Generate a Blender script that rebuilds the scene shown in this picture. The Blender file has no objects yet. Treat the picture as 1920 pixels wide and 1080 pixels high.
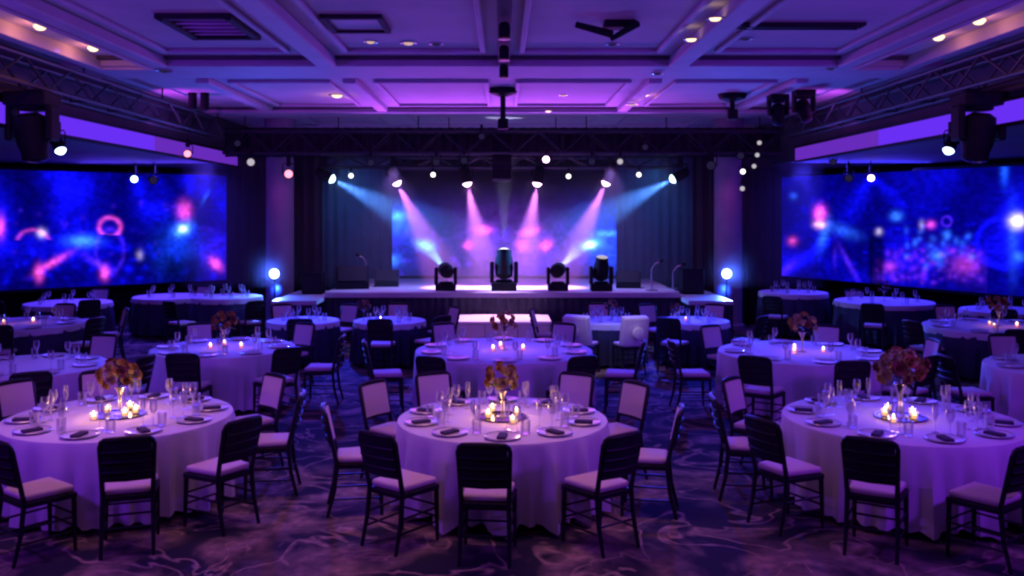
import bpy, bmesh, math, random
import numpy as np
from mathutils import Vector, Matrix, Quaternion

random.seed(7)
rng = np.random.default_rng(11)
SC = bpy.context.scene
COL = SC.collection
PI = math.pi
R = math.radians

# ------------------------------------------------------------------ camera
F, CX, HY, HCAM = 1700.0, 942.0, 400.0, 2.6
cam_d = bpy.data.cameras.new('camera')
cam_d.sensor_width = 36.0
cam_d.lens = F / 1920 * 36.0
cam_d.shift_x = (960 - CX) / 1920
cam_d.shift_y = -(540 - HY) / 1920
cam_d.clip_end = 200
cam = bpy.data.objects.new('camera', cam_d)
cam.location = (0, 0, HCAM)
cam.rotation_euler = (R(90), 0, 0)
COL.objects.link(cam)
SC.camera = cam


def W(px, py, d):
    """world point seen at a photograph pixel at depth d"""
    return Vector(((px - CX) / F * d, d, HCAM - (py - HY) / F * d))


def Z(px, py, z):
    """world point at height z seen at a photograph pixel"""
    d = (HCAM - z) * F / (py - HY)
    return Vector(((px - CX) / F * d, d, z))


# ------------------------------------------------------------------ world, exposure
wd = bpy.data.worlds.new('world')
SC.world = wd
wd.use_nodes = True
wd.node_tree.nodes['Background'].inputs[0].default_value = (0.03, 0.02, 0.10, 1)
wd.node_tree.nodes['Background'].inputs[1].default_value = 0.3
SC.view_settings.view_transform = 'Standard'
SC.view_settings.look = 'None'
SC.view_settings.exposure = 0.0
SC.view_settings.gamma = 1.0
SC.view_settings.use_curve_mapping = False
cy = SC.cycles
cy.use_denoising = True
cy.max_bounces = 5
cy.diffuse_bounces = 3
cy.glossy_bounces = 2
cy.transmission_bounces = 2
cy.transparent_max_bounces = 12
cy.volume_bounces = 0
cy.caustics_reflective = False
cy.caustics_refractive = False
cy.sample_clamp_indirect = 4.0
cy.filter_width = 4.2


def aim(o, target):
    d = Vector(target) - o.location
    o.rotation_euler = d.to_track_quat('-Z', 'Y').to_euler()


def lamp(name, kind, loc, target, color, power, size=0.1, size_y=None, angle=60, blend=0.5, parent=None):
    d = bpy.data.lights.new(name, kind)
    d.color = color
    d.energy = power
    if kind == 'AREA':
        d.size = size
        if size_y:
            d.shape = 'RECTANGLE'
            d.size_y = size_y
    else:
        d.shadow_soft_size = size
    if kind == 'SPOT':
        d.spot_size = R(angle)
        d.spot_blend = blend
    o = bpy.data.objects.new(name, d)
    o.location = loc
    COL.objects.link(o)
    if target is not None:
        aim(o, target)
    if parent:
        o.parent = parent
    return o


PINK = (1.0, 0.50, 0.78)
VIOLET = (0.36, 0.16, 1.0)
PURPLE = (0.46, 0.12, 1.0)
BLUE = (0.06, 0.08, 1.0)
# added fill over the front rows, unseen just above the frame
lamp('overhead_fill', 'AREA', (0, 7.6, 4.62), (0, 7.5, 0), (1.0, 0.38, 0.52), 15, 3.0, 0.6).data.spread = R(80)
lamp('overhead_fill', 'AREA', (-3.9, 7.6, 4.62), (-3.8, 7.5, 0), (1.0, 0.38, 0.56), 12, 2.6, 0.6).data.spread = R(80)
lamp('overhead_fill', 'AREA', (3.9, 7.4, 4.62), (3.7, 7.2, 0), (0.60, 0.22, 0.60), 3, 2.6, 0.6).data.spread = R(80)
# added fill on the near chairs and carpet, no fixture behind it
lamp('front_fill', 'SPOT', (0, 2.0, 4.6), (0, 6.8, 0), (1.0, 0.36, 0.46), 26, 0.3, angle=95, blend=1)
# added violet fill for the cloth sides, unseen behind the camera
lamp('rear_fill', 'AREA', (0, -2.5, 3.6), (0, 9, 0.6), (0.18, 0.14, 1.0), 5, 7.0, 1.0)
# added violet areas that brighten the ceiling, with no fixtures built
lamp('ceiling_fill', 'AREA', (-5.7, 5.0, 3.3), (-1.0, 10.5, 4.7), (0.20, 0.022, 0.85), 165, 2.0, 0.4)
lamp('ceiling_fill', 'AREA', (5.7, 5.0, 3.3), (1.0, 10.5, 4.7), (0.22, 0.022, 0.85), 165, 2.0, 0.4)
lamp('ceiling_fill', 'AREA', (0, 18.45, 3.85), (0, 15.0, 4.75), (0.48, 0.07, 0.95), 130, 6.0, 0.25).data.spread = R(120)
# added spots to light the table tops, without ceiling fixtures
lamp('table_fill', 'SPOT', (0, 8.3, 4.6), (0, 8.2, 0.75), (0.95, 0.36, 0.70), 80, 0.10, angle=30, blend=0.8)
lamp('table_fill', 'SPOT', (-3.4, 8.3, 4.6), (-3.5, 8.3, 0.75), (0.66, 0.26, 0.85), 70, 0.10, angle=31, blend=0.8)
lamp('table_fill', 'SPOT', (3.7, 8.4, 4.6), (3.6, 8.2, 0.75), (0.05, 0.055, 1.0), 230, 0.10, angle=31, blend=0.8)
lamp('table_fill', 'SPOT', (-3.9, 12.5, 4.6), (-3.9, 12.4, 0.75), (0.15, 0.07, 1.0), 170, 0.10, angle=32, blend=0.8)
lamp('table_fill', 'SPOT', (-5.4, 11.0, 4.6), (-5.8, 11.0, 0.75), (0.35, 0.13, 1.0), 120, 0.10, angle=32, blend=0.8)
lamp('table_fill', 'SPOT', (0, 12.4, 4.5), (0, 12.3, 0.75), (0.36, 0.13, 1.0), 130, 0.10, angle=32, blend=0.8)
lamp('table_fill', 'SPOT', (3.9, 12.2, 4.6), (4.0, 12.1, 0.75), (0.10, 0.045, 1.0), 190, 0.10, angle=34, blend=0.8)
lamp('table_fill', 'SPOT', (-2.6, 15.9, 4.6), (-2.7, 15.7, 0.75), (0.04, 0.025, 1.0), 140, 0.10, angle=36, blend=0.8)
lamp('table_fill', 'SPOT', (2.7, 15.9, 4.6), (2.6, 15.7, 0.75), (0.04, 0.025, 1.0), 140, 0.10, angle=36, blend=0.8)
# added spots to brighten the stage step and the white covered chairs
lamp('step_fill', 'SPOT', (0, 18.55, 3.8), (0, 17.6, 0.55), (1.0, 0.50, 0.85), 1000, 0.08, angle=42, blend=0.7)
lamp('step_fill', 'SPOT', (0, 14.0, 4.55), (0, 17.2, 0.3), (0.55, 0.20, 1.0), 260, 0.08, angle=26, blend=0.7)
lamp('cover_fill', 'SPOT', (1.2, 12.6, 4.55), (1.8, 14.6, 0.8), (0.9, 0.8, 1.0), 200, 0.06, angle=20, blend=0.8)
# added violet spots for the stage deck and teal ones for the curtains
for sx in (-1, 1):
    lamp('deck_fill', 'SPOT', (sx * 2.3, 19.2, 3.6), (sx * 2.3, 19.2, 1.0), (0.40, 0.22, 1.0), 260, 0.08, angle=86, blend=1)
    lamp('curtain_fill', 'SPOT', (sx * 3.5, 20.6, 3.65), (sx * 3.65, 22.4, 2.6), (0.02, 0.13, 0.42), 170, 0.08, angle=80, blend=1)
# added blue back light for the far floor and tables, no lamps built
lamp('back_fill', 'SPOT', (-3.2, 18.55, 3.82), (-2.7, 12.6, 0.2), (0.02, 0.035, 1.0), 2600, 0.08, angle=66, blend=0.9)
lamp('back_fill', 'SPOT', (3.2, 18.55, 3.82), (2.7, 12.6, 0.2), (0.02, 0.035, 1.0), 2600, 0.08, angle=66, blend=0.9)
lamp('blue_fill', 'AREA', (-8.0, 20.4, 3.66), (-8.0, 17.2, 0.7), (0.09, 0.04, 1.0), 260, 3.0, 0.6).data.spread = R(130)
lamp('blue_fill', 'AREA', (8.0, 20.2, 3.66), (8.0, 16.5, 0.7), (0.05, 0.035, 1.0), 300, 3.0, 0.6).data.spread = R(130)


# ------------------------------------------------------------------ materials
def mat(name, color, rough=0.6, metal=0.0, emit=None, estr=0.0, noise=None, spec=0.5, bump=None):
    m = bpy.data.materials.new(name)
    m.use_nodes = True
    nt = m.node_tree
    b = nt.nodes['Principled BSDF']
    b.inputs['Base Color'].default_value = (*color, 1)
    b.inputs['Roughness'].default_value = rough
    b.inputs['Metallic'].default_value = metal
    b.inputs['Specular IOR Level'].default_value = spec
    if emit:
        b.inputs['Emission Color'].default_value = (*emit, 1)
        b.inputs['Emission Strength'].default_value = estr
    if noise or bump:
        tc = nt.nodes.new('ShaderNodeTexCoord')
        n = nt.nodes.new('ShaderNodeTexNoise')
        n.inputs['Scale'].default_value = (noise or bump)[0]
        n.inputs['Detail'].default_value = 4
        nt.links.new(tc.outputs['Object'], n.inputs['Vector'])
        if noise:
            r = nt.nodes.new('ShaderNodeValToRGB')
            a = noise[1]
            r.color_ramp.elements[0].position = 0.3
            r.color_ramp.elements[1].position = 0.7
            r.color_ramp.elements[0].color = tuple(c * (1 - a) for c in color) + (1,)
            r.color_ramp.elements[1].color = tuple(min(1, c * (1 + a)) for c in color) + (1,)
            nt.links.new(n.outputs['Fac'], r.inputs[0])
            nt.links.new(r.outputs[0], b.inputs['Base Color'])
        if bump:
            bp = nt.nodes.new('ShaderNodeBump')
            bp.inputs['Strength'].default_value = bump[1]
            bp.inputs['Distance'].default_value = 0.01
            nt.links.new(n.outputs['Fac'], bp.inputs['Height'])
            nt.links.new(bp.outputs[0], b.inputs['Normal'])
    return m


def emat(name, color, strength):
    m = bpy.data.materials.new(name)
    m.use_nodes = True
    nt = m.node_tree
    nt.nodes.clear()
    e = nt.nodes.new('ShaderNodeEmission')
    e.inputs[0].default_value = (*color, 1)
    e.inputs[1].default_value = strength
    o = nt.nodes.new('ShaderNodeOutputMaterial')
    nt.links.new(e.outputs[0], o.inputs[0])
    return m


def glass_mat(name, tint=(1, 1, 1)):
    m = bpy.data.materials.new(name)
    m.use_nodes = True
    nt = m.node_tree
    nt.nodes.clear()
    t = nt.nodes.new('ShaderNodeBsdfTransparent')
    t.inputs[0].default_value = (0.93 * tint[0], 0.93 * tint[1], 0.93 * tint[2], 1)
    g = nt.nodes.new('ShaderNodeBsdfGlossy')
    g.inputs['Roughness'].default_value = 0.12
    g.inputs[0].default_value = (1, 1, 1, 1)
    d = nt.nodes.new('ShaderNodeBsdfDiffuse')
    d.inputs[0].default_value = (0.9, 0.9, 0.95, 1)
    a = nt.nodes.new('ShaderNodeMixShader')
    a.inputs[0].default_value = 0.5
    nt.links.new(g.outputs[0], a.inputs[1])
    nt.links.new(d.outputs[0], a.inputs[2])
    lw = nt.nodes.new('ShaderNodeLayerWeight')
    lw.inputs[0].default_value = 0.5
    mx = nt.nodes.new('ShaderNodeMixShader')
    nt.links.new(lw.outputs['Facing'], mx.inputs[0])
    nt.links.new(t.outputs[0], mx.inputs[1])
    nt.links.new(a.outputs[0], mx.inputs[2])
    o = nt.nodes.new('ShaderNodeOutputMaterial')
    nt.links.new(mx.outputs[0], o.inputs[0])
    return m


def carpet_mat():
    m = bpy.data.materials.new('patterned_carpet')
    m.use_nodes = True
    nt = m.node_tree
    b = nt.nodes['Principled BSDF']
    b.inputs['Roughness'].default_value = 0.95
    b.inputs['Specular IOR Level'].default_value = 0.1
    L = nt.links.new
    tc = nt.nodes.new('ShaderNodeTexCoord')
    n1 = nt.nodes.new('ShaderNodeTexNoise')
    n1.inputs['Scale'].default_value = 0.75
    n1.inputs['Detail'].default_value = 3
    n1.inputs['Distortion'].default_value = 2.2
    L(tc.outputs['Object'], n1.inputs['Vector'])
    r1 = nt.nodes.new('ShaderNodeValToRGB')          # big lighter marbled areas
    e = r1.color_ramp.elements
    e[0].position = 0.44
    e[0].color = (0, 0, 0, 1)
    e[1].position = 0.66
    e[1].color = (0.9, 0.9, 0.9, 1)
    L(n1.outputs['Fac'], r1.inputs[0])
    n2 = nt.nodes.new('ShaderNodeTexNoise')
    n2.inputs['Scale'].default_value = 1.15
    n2.inputs['Detail'].default_value = 2.5
    n2.inputs['Distortion'].default_value = 1.4
    L(tc.outputs['Object'], n2.inputs['Vector'])
    r2 = nt.nodes.new('ShaderNodeValToRGB')          # thin pale veins
    r2.color_ramp.elements[0].position = 0.47
    r2.color_ramp.elements[0].color = (0, 0, 0, 1)
    r2.color_ramp.elements[1].position = 0.53
    r2.color_ramp.elements[1].color = (0, 0, 0, 1)
    v = r2.color_ramp.elements.new(0.50)
    v.color = (1, 1, 1, 1)
    L(n2.outputs['Fac'], r2.inputs[0])
    n3 = nt.nodes.new('ShaderNodeTexNoise')
    n3.inputs['Scale'].default_value = 9.0
    n3.inputs['Detail'].default_value = 3
    L(tc.outputs['Object'], n3.inputs['Vector'])
    ad = nt.nodes.new('ShaderNodeMath')
    ad.operation = 'MAXIMUM'
    L(r1.outputs[0], ad.inputs[0])
    L(r2.outputs[0], ad.inputs[1])
    mu = nt.nodes.new('ShaderNodeMath')
    mu.operation = 'MULTIPLY'
    L(ad.outputs[0], mu.inputs[0])
    mr = nt.nodes.new('ShaderNodeMapRange')
    mr.inputs[1].default_value = 0.3
    mr.inputs[2].default_value = 0.7
    mr.inputs[3].default_value = 0.35
    mr.inputs[4].default_value = 1.0
    L(n3.outputs['Fac'], mr.inputs[0])
    L(mr.outputs[0], mu.inputs[1])
    mx = nt.nodes.new('ShaderNodeMix')
    mx.data_type = 'RGBA'
    L(mu.outputs[0], mx.inputs[0])
    mx.inputs[6].default_value = (0.026, 0.024, 0.045, 1)
    mx.inputs[7].default_value = (0.46, 0.30, 0.27, 1)
    L(mx.outputs[2], b.inputs['Base Color'])
    return m


M = dict(
    carpet=carpet_mat(),
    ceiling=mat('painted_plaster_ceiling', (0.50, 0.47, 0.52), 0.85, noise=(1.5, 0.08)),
    beam=mat('painted_beam', (0.46, 0.43, 0.50), 0.7, noise=(2.0, 0.08)),
    darktrim=mat('dark_ceiling_trim', (0.05, 0.045, 0.06), 0.6, noise=(4, 0.1)),
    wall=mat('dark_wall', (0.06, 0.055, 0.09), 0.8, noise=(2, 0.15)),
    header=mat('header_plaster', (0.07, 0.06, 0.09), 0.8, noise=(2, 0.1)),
    drape=mat('black_drape_cloth', (0.012, 0.012, 0.02), 0.9, noise=(6, 0.2)),
    tealdrape=mat('dark_teal_drape', (0.05, 0.10, 0.16), 0.85, noise=(5, 0.15)),
    pier=mat('pale_column_paint', (0.30, 0.26, 0.32), 0.8, noise=(3, 0.1)),
    cloth=mat('white_table_linen', (0.72, 0.70, 0.74), 0.85, bump=(60, 0.15)),
    navy_shade=mat('navy_linen_with_shade', (0.035, 0.035, 0.09), 0.85, bump=(60, 0.15)),
    wood=mat('plywood', (0.30, 0.2, 0.12), 0.6, noise=(4, 0.2)),
    frame=mat('black_lacquer_wood', (0.012, 0.010, 0.017), 0.5, noise=(8, 0.2), spec=0.3),
    chairback=mat('dark_back_cloth', (0.022, 0.018, 0.028), 0.85, noise=(14, 0.2), spec=0.2),
    pad=mat('ivory_upholstery', (0.66, 0.52, 0.56), 0.85, bump=(80, 0.1)),
    whitecover=mat('white_slip_cover', (0.85, 0.84, 0.86), 0.85, bump=(50, 0.1)),
    china=mat('white_china', (0.80, 0.79, 0.80), 0.2, noise=(3, 0.02)),
    napkin=mat('dark_napkin', (0.05, 0.035, 0.07), 0.9, noise=(40, 0.2)),
    glass=glass_mat('clear_glass'),
    vase=glass_mat('smoky_vase_glass', (0.8, 0.75, 0.7)),
    tray=mat('black_mirror_tray', (0.02, 0.018, 0.02), 0.15, noise=(5, 0.2)),
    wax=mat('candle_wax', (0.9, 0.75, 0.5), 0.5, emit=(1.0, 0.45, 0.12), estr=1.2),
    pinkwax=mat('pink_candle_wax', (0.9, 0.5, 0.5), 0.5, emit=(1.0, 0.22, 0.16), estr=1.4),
    flame=emat('candle_flame', (1.0, 0.72, 0.38), 26),
    petal_o=mat('amber_petals', (0.36, 0.20, 0.05), 0.7, noise=(20, 0.3)),
    petal_r=mat('dusty_rose_petals', (0.25, 0.10, 0.05), 0.7, noise=(20, 0.3)),
    petal_c=mat('cream_petals', (0.42, 0.31, 0.15), 0.7, noise=(20, 0.2)),
    leaf=mat('dark_green_leaf', (0.035, 0.06, 0.03), 0.6, noise=(20, 0.3)),
    stem=mat('brown_stem', (0.08, 0.06, 0.03), 0.7, noise=(20, 0.3)),
    metal=mat('black_painted_metal', (0.010, 0.010, 0.015), 0.7, noise=(6, 0.2), spec=0.15),
    truss=mat('dark_painted_truss', (0.025, 0.025, 0.04), 0.5, 0.3, noise=(6, 0.2)),
    chrome=mat('brushed_steel', (0.5, 0.48, 0.5), 0.3, 0.9, noise=(20, 0.1)),
    gold=mat('brass', (0.6, 0.4, 0.2), 0.3, 0.9, noise=(20, 0.1)),
    deck=mat('grey_stage_deck', (0.60, 0.57, 0.62), 0.4, noise=(2, 0.12)),
    skirt=mat('navy_stage_skirt', (0.03, 0.03, 0.06), 0.85, noise=(5, 0.2)),
    step=mat('white_step_top', (0.85, 0.8, 0.84), 0.5, noise=(3, 0.03)),
    stepface=mat('pale_step_face', (0.50, 0.46, 0.56), 0.7, noise=(3, 0.06)),
    lens_w=emat('white_lamp_lens', (1.0, 0.93, 0.97), 4),
    lens_s=emat('small_white_lamp_lens', (0.95, 0.85, 1.0), 0.55),
    lens_p=emat('pink_lamp_lens', (1.0, 0.55, 0.95), 12),
    lens_c=emat('cyan_lamp_lens', (0.45, 0.75, 1.0), 12),
    lens_b=emat('blue_lamp_lens', (0.35, 0.5, 1.0), 14),
    lens_r=emat('rose_lamp_lens', (1.0, 0.30, 0.45), 2.0),
    lens_warm=emat('warm_lamp_lens', (1.0, 0.62, 0.32), 3.0),
    lens_warm2=emat('dim_warm_lamp_lens', (1.0, 0.62, 0.55), 0.7),
    lens_d=emat('dim_violet_lamp_lens', (0.35, 0.25, 1.0), 0.045),
    cove_v=emat('violet_cove_diffuser', (0.15, 0.03, 0.95), 0.95),
    cove_p=emat('magenta_cove_diffuser', (0.17, 0.03, 0.62), 0.8),
    slot=mat('dark_slot', (0.01, 0.01, 0.015), 0.9, noise=(5, 0.2)),
)


# ------------------------------------------------------------------ mesh helpers
class MB:
    def __init__(s):
        s.v, s.f = [], []

    def add(s, vs, fs):
        o = len(s.v)
        s.v += [tuple(v) for v in vs]
        s.f += [tuple(i + o for i in f) for f in fs]
        return s

    def box(s, c, size, rot=None):
        hx, hy, hz = size[0] / 2, size[1] / 2, size[2] / 2
        vs = [Vector((x * hx, y * hy, z * hz)) for z in (-1, 1) for y in (-1, 1) for x in (-1, 1)]
        if rot is not None:
            vs = [rot @ v for v in vs]
        c = Vector(c)
        return s.add([v + c for v in vs], [(0, 2, 3, 1), (4, 5, 7, 6), (0, 1, 5, 4), (2, 6, 7, 3), (0, 4, 6, 2), (1, 3, 7, 5)])

    def lathe(s, prof, n=16, c=(0, 0, 0), cap0=True, cap1=True, axis=None):
        vs = []
        q = Vector((0, 0, 1)).rotation_difference(Vector(axis)) if axis else None
        for r, z in prof:
            for k in range(n):
                a = 2 * PI * k / n
                p = Vector((r * math.cos(a), r * math.sin(a), z))
                if q:
                    p = q @ p
                vs.append(p + Vector(c))
        fs = []
        for i in range(len(prof) - 1):
            for k in range(n):
                a, b = i * n + k, i * n + (k + 1) % n
                fs.append((a, b, b + n, a + n))
        if cap0:
            fs.append(tuple(range(n))[::-1])
        if cap1:
            fs.append(tuple((len(prof) - 1) * n + k for k in range(n)))
        return s.add(vs, fs)

    def tube(s, pts, rad, n=6):
        pts = [Vector(p) for p in pts]
        m = len(pts)
        if not hasattr(rad, '__len__'):
            rad = [rad] * m
        vs = []
        for i, p in enumerate(pts):
            t = (pts[min(i + 1, m - 1)] - pts[max(i - 1, 0)]).normalized()
            up = Vector((0, 0, 1)) if abs(t.z) < 0.9 else Vector((0, 1, 0))
            a = t.cross(up).normalized()
            b = t.cross(a)
            for k in range(n):
                w = 2 * PI * k / n
                vs.append(p + (a * math.cos(w) + b * math.sin(w)) * rad[i])
        fs = [(i * n + k, i * n + (k + 1) % n, (i + 1) * n + (k + 1) % n, (i + 1) * n + k) for i in range(m - 1) for k in range(n)]
        fs += [tuple(range(n))[::-1], tuple((m - 1) * n + k for k in range(n))]
        return s.add(vs, fs)

    def grid(s, fn, nu, nv, wrap=False):
        vs = [fn(i / nu, j / nv) for j in range(nv + 1) for i in range(nu if wrap else nu + 1)]
        w = nu if wrap else nu + 1
        fs = []
        for j in range(nv):
            for i in range(nu):
                a, b = j * w + i, j * w + (i + 1) % w
                fs.append((a, b, b + w, a + w))
        return s.add(vs, fs)

    def mesh(s, name, m=None, smooth=False, bevel=0.0, seg=2):
        me = bpy.data.meshes.new(name)
        me.from_pydata(s.v, [], s.f)
        bm = bmesh.new()
        bm.from_mesh(me)
        if bevel:
            bmesh.ops.bevel(bm, geom=list(bm.edges), offset=bevel, segments=seg, affect='EDGES', profile=0.5)
        bmesh.ops.recalc_face_normals(bm, faces=list(bm.faces))
        bm.to_mesh(me)
        bm.free()
        if smooth:
            me.shade_smooth()
            me.set_sharp_from_angle(angle=R(40))
        if m:
            me.materials.append(m)
        me.update()
        return me


def link(name, me, parent=None, loc=None, rot=None, scale=None):
    o = bpy.data.objects.new(name, me)
    COL.objects.link(o)
    if parent:
        o.parent = parent
    if loc is not None:
        o.location = loc
    if rot is not None:
        o.rotation_euler = rot
    if scale is not None:
        o.scale = (scale,) * 3 if not hasattr(scale, '__len__') else scale
    return o


def tag(o, label, cat, group=None):
    o['label'] = label
    o['category'] = cat
    if group:
        o['group'] = group
    return o


def thing(name, label, cat, loc=(0, 0, 0), rz=0, group=None, rot=None, scale=None):
    o = link(name, None, None, loc, rot if rot is not None else (0, 0, rz), scale)
    o.empty_display_size = 0.1
    return tag(o, label, cat, group)


def struct(o):
    o['kind'] = 'structure'
    return o


def boxmesh(name, c, size, m, bevel=0.0, rot=None):
    return MB().box(c, size, rot).mesh(name, m, bevel=bevel)


# ------------------------------------------------------------------ room shell
XH, ZC, ZL = 6.2, 4.7, 3.72          # header line, main ceiling, lower side ceiling
XW, Y0, Y1 = 12.6, -4.0, 25.0
struct(link('floor', boxmesh('floor', (0, (Y0 + Y1) / 2, -0.05), (2 * XW, Y1 - Y0, 0.1), M['carpet'])))
struct(link('wall_back', boxmesh('wall_back', (0, Y1 + 0.1, 2.4), (2 * XW, 0.2, 5.0), M['wall'])))
struct(link('wall_rear', boxmesh('wall_rear', (0, Y0 - 0.1, 2.4), (2 * XW, 0.2, 5.0), M['wall'])))
struct(link('wall_left', boxmesh('wall_left', (-XW - 0.1, (Y0 + Y1) / 2, 2.4), (0.2, Y1 - Y0, 5.0), M['wall'])))
struct(link('wall_right', boxmesh('wall_right', (XW + 0.1, (Y0 + Y1) / 2, 2.4), (0.2, Y1 - Y0, 5.0), M['wall'])))
ceiling = struct(link('ceiling', boxmesh('ceiling', (0, (Y0 + Y1) / 2, ZC + 0.1), (2 * XH, Y1 - Y0, 0.2), M['ceiling'])))
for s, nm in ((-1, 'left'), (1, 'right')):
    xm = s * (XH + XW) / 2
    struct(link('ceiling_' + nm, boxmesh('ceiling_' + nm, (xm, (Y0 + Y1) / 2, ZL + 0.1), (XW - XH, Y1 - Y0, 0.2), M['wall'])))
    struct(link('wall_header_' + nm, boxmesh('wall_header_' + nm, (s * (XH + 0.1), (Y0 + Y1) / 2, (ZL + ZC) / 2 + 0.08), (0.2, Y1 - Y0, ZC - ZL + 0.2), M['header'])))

# ceiling beams and coffer mouldings: pieces of the ceiling
def ceil_piece(name, c, size, m):
    return link(name, boxmesh(name, c, size, m, bevel=min(0.02, min(size) * 0.3)), ceiling)


for s in (-1, 1):
    ceil_piece('beam', (s * 2.36, 9.0, ZC - 0.07), (0.26, 6.4, 0.14), M['beam'])
    ceil_piece('beam', (s * 2.36, 15.9, ZC - 0.05), (0.20, 3.9, 0.10), M['beam'])
    ceil_piece('beam', (s * 4.62, 9.0, ZC - 0.07), (0.22, 6.4, 0.14), M['beam'])
    ceil_piece('beam', (s * 5.55, 9.6, ZC - 0.07), (0.14, 5.2, 0.14), M['beam'])
    ceil_piece('beam', (s * 4.62, 15.9, ZC - 0.05), (0.20, 3.9, 0.10), M['beam'])
for y, d, h in ((12.75, 1.1, 0.12), (18.35, 0.7, 0.10), (21.6, 0.3, 0.14)):
    ceil_piece('cross_beam', (0, y, ZC - h / 2), (2 * XH - 0.5, d, h), M['beam'])
for y, d in ((12.12, 0.10), (13.45, 0.16), (17.95, 0.10), (18.85, 0.10)):
    ceil_piece('dark_joint', (0, y, ZC - 0.02), (2 * XH - 0.6, d, 0.05), M['darktrim'])


def coffer(x0, x1, y0, y1, w=0.07):
    for c, sz in (((x0, (y0 + y1) / 2), (w, y1 - y0 + w)), ((x1, (y0 + y1) / 2), (w, y1 - y0 + w)), (((x0 + x1) / 2, y0), (x1 - x0, w)), (((x0 + x1) / 2, y1), (x1 - x0, w))):
        ceil_piece('coffer_moulding', (c[0], c[1], ZC - 0.025), (sz[0], sz[1], 0.05), M['beam'])


for bx in ((-2.0, -0.25), (0.25, 2.0), (-4.3, -2.75), (2.75, 4.3)):
    coffer(bx[0], bx[1], 6.6, 11.6)
    coffer(bx[0], bx[1], 14.3, 17.4)
for bx in ((-2.0, 2.0), (-4.3, -2.7), (2.7, 4.3)):
    coffer(bx[0], bx[1], 19.3, 21.2)

# ------------------------------------------------------------------ cove strips on the headers
for s, nm, y0, y1 in ((-1, 'left', 8.5, 21.0), (1, 'right', 8.5, 19.0)):
    t = thing('cove_light', f'long glowing violet cove light strip along the {nm} header above the screen', 'cove light', (s * 6.16, 0, 3.83), 0, 'cove light strips')
    n = 5
    for k in range(n):
        a, b = y0 + (y1 - y0) * k / n, y0 + (y1 - y0) * (k + 1) / n
        link('diffuser', boxmesh('diffuser', (0, (a + b) / 2, 0), (0.06, b - a - 0.015, 0.26), M['cove_v' if k < 3 else 'cove_p'], 0.01), t)
    link('top_rail', boxmesh('top_rail', (0, (y0 + y1) / 2, 0.15), (0.10, y1 - y0, 0.04), M['metal']), t)
    link('bottom_rail', boxmesh('bottom_rail', (0, (y0 + y1) / 2, -0.15), (0.10, y1 - y0, 0.04), M['metal']), t)

# ------------------------------------------------------------------ warm light troughs in the ceiling
for s, nm, lampy, pw in ((-1, 'left', (8.9, 10.0, 11.3), 9), (1, 'right', (8.6, 9.7, 10.6), 5)):
    t = thing('light_trough', f'long amber lit ceiling light trough at the {nm} edge of the ceiling', 'ceiling light', (s * 5.1, 0, ZC), 0, 'ceiling light troughs')
    for x in (-0.33, 0.33):
        link('side_rail', boxmesh('side_rail', (x, 9.9, -0.08), (0.05, 4.8, 0.16), M['beam'], 0.01), t)
    for y in (7.5, 12.3):
        link('end_rail', boxmesh('end_rail', (0, y, -0.08), (0.71, 0.05, 0.16), M['beam'], 0.01), t)
    for y in lampy:
        lm = link('trough_lamp', MB().lathe([(0.0, 0.0), (0.05, -0.01), (0.07, -0.04), (0.04, -0.07), (0.0, -0.08)], 10, cap0=False, cap1=False).mesh('trough_lamp', M['lens_warm'], True), t, (0.0, y, -0.005))
        lamp('trough_bulb', 'POINT', (0.0, y, -0.13), None, (1.0, 0.30, 0.20), pw * 0.55, 0.04, parent=t)

# ------------------------------------------------------------------ recessed downlights
DL_RING = MB().lathe([(0.055, -0.002), (0.085, -0.012), (0.085, 0.0), (0.055, 0.0)], 14, cap0=False, cap1=False).mesh('trim_ring', M['chrome'], True)
DL_LENS = {k: MB().lathe([(0.0, -0.03), (0.04, -0.02), (0.056, 0.0)], 14, cap0=False, cap1=False).mesh('lens', M[k], True) for k in ('lens_warm', 'lens_warm2', 'lens_d')}
DLS = [(632, 178, 'lens_warm', 1.8, 'bright warm downlight in the second ceiling bay left of the rigging pole'),
       (1341, 34, 'lens_warm', 1.1, 'warm downlight high on the right ceiling beam'),
       (1296, 73, 'lens_warm', 1.1, 'warm downlight lower on the right ceiling beam'),
       (695, 78, 'lens_warm2', 1, 'dim downlight at the left end of the front ceiling bay row'),
       (766, 80, 'lens_warm2', 1.2, 'dim pinkish downlight between the front bay row and the lighting track'),
       (818, 82, 'lens_d', 1, 'faint violet downlight just left of the lighting track'),
       (1148, 82, 'lens_d', 1, 'faint violet downlight under the right ceiling bracket'),
       (600, 44, 'lens_d', 1, 'faint violet downlight beside the left ceiling beam'),
       (972, 133, 'lens_warm2', 1, 'small downlight at the end of the lighting track'),
       (1028, 208, 'lens_warm', 1.0, 'bright pinkish downlight near the stage truss'),
       (1056, 178, 'lens_warm2', 1, 'dim pinkish downlight above the bright one near the truss'),
       (1210, 178, 'lens_warm', 1.0, 'warm downlight in the second bay right of the rigging pole'),
       (1185, 195, 'lens_warm2', 1.3, 'wide dim downlight at the bay corner right of the pole'),
       (1233, 137, 'lens_d', 1, 'faint downlight on the ceiling cross beam at right'),
       (308, 131, 'lens_d', 1.5, 'violet downlight on the cross beam above the left cove'),
       (1558, 128, 'lens_d', 1, 'faint downlight at the right end of the cross beam'),
       (1398, 72, 'lens_d', 1, 'faint downlight in the right coffer beside the air slot'),
       ]
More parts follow.
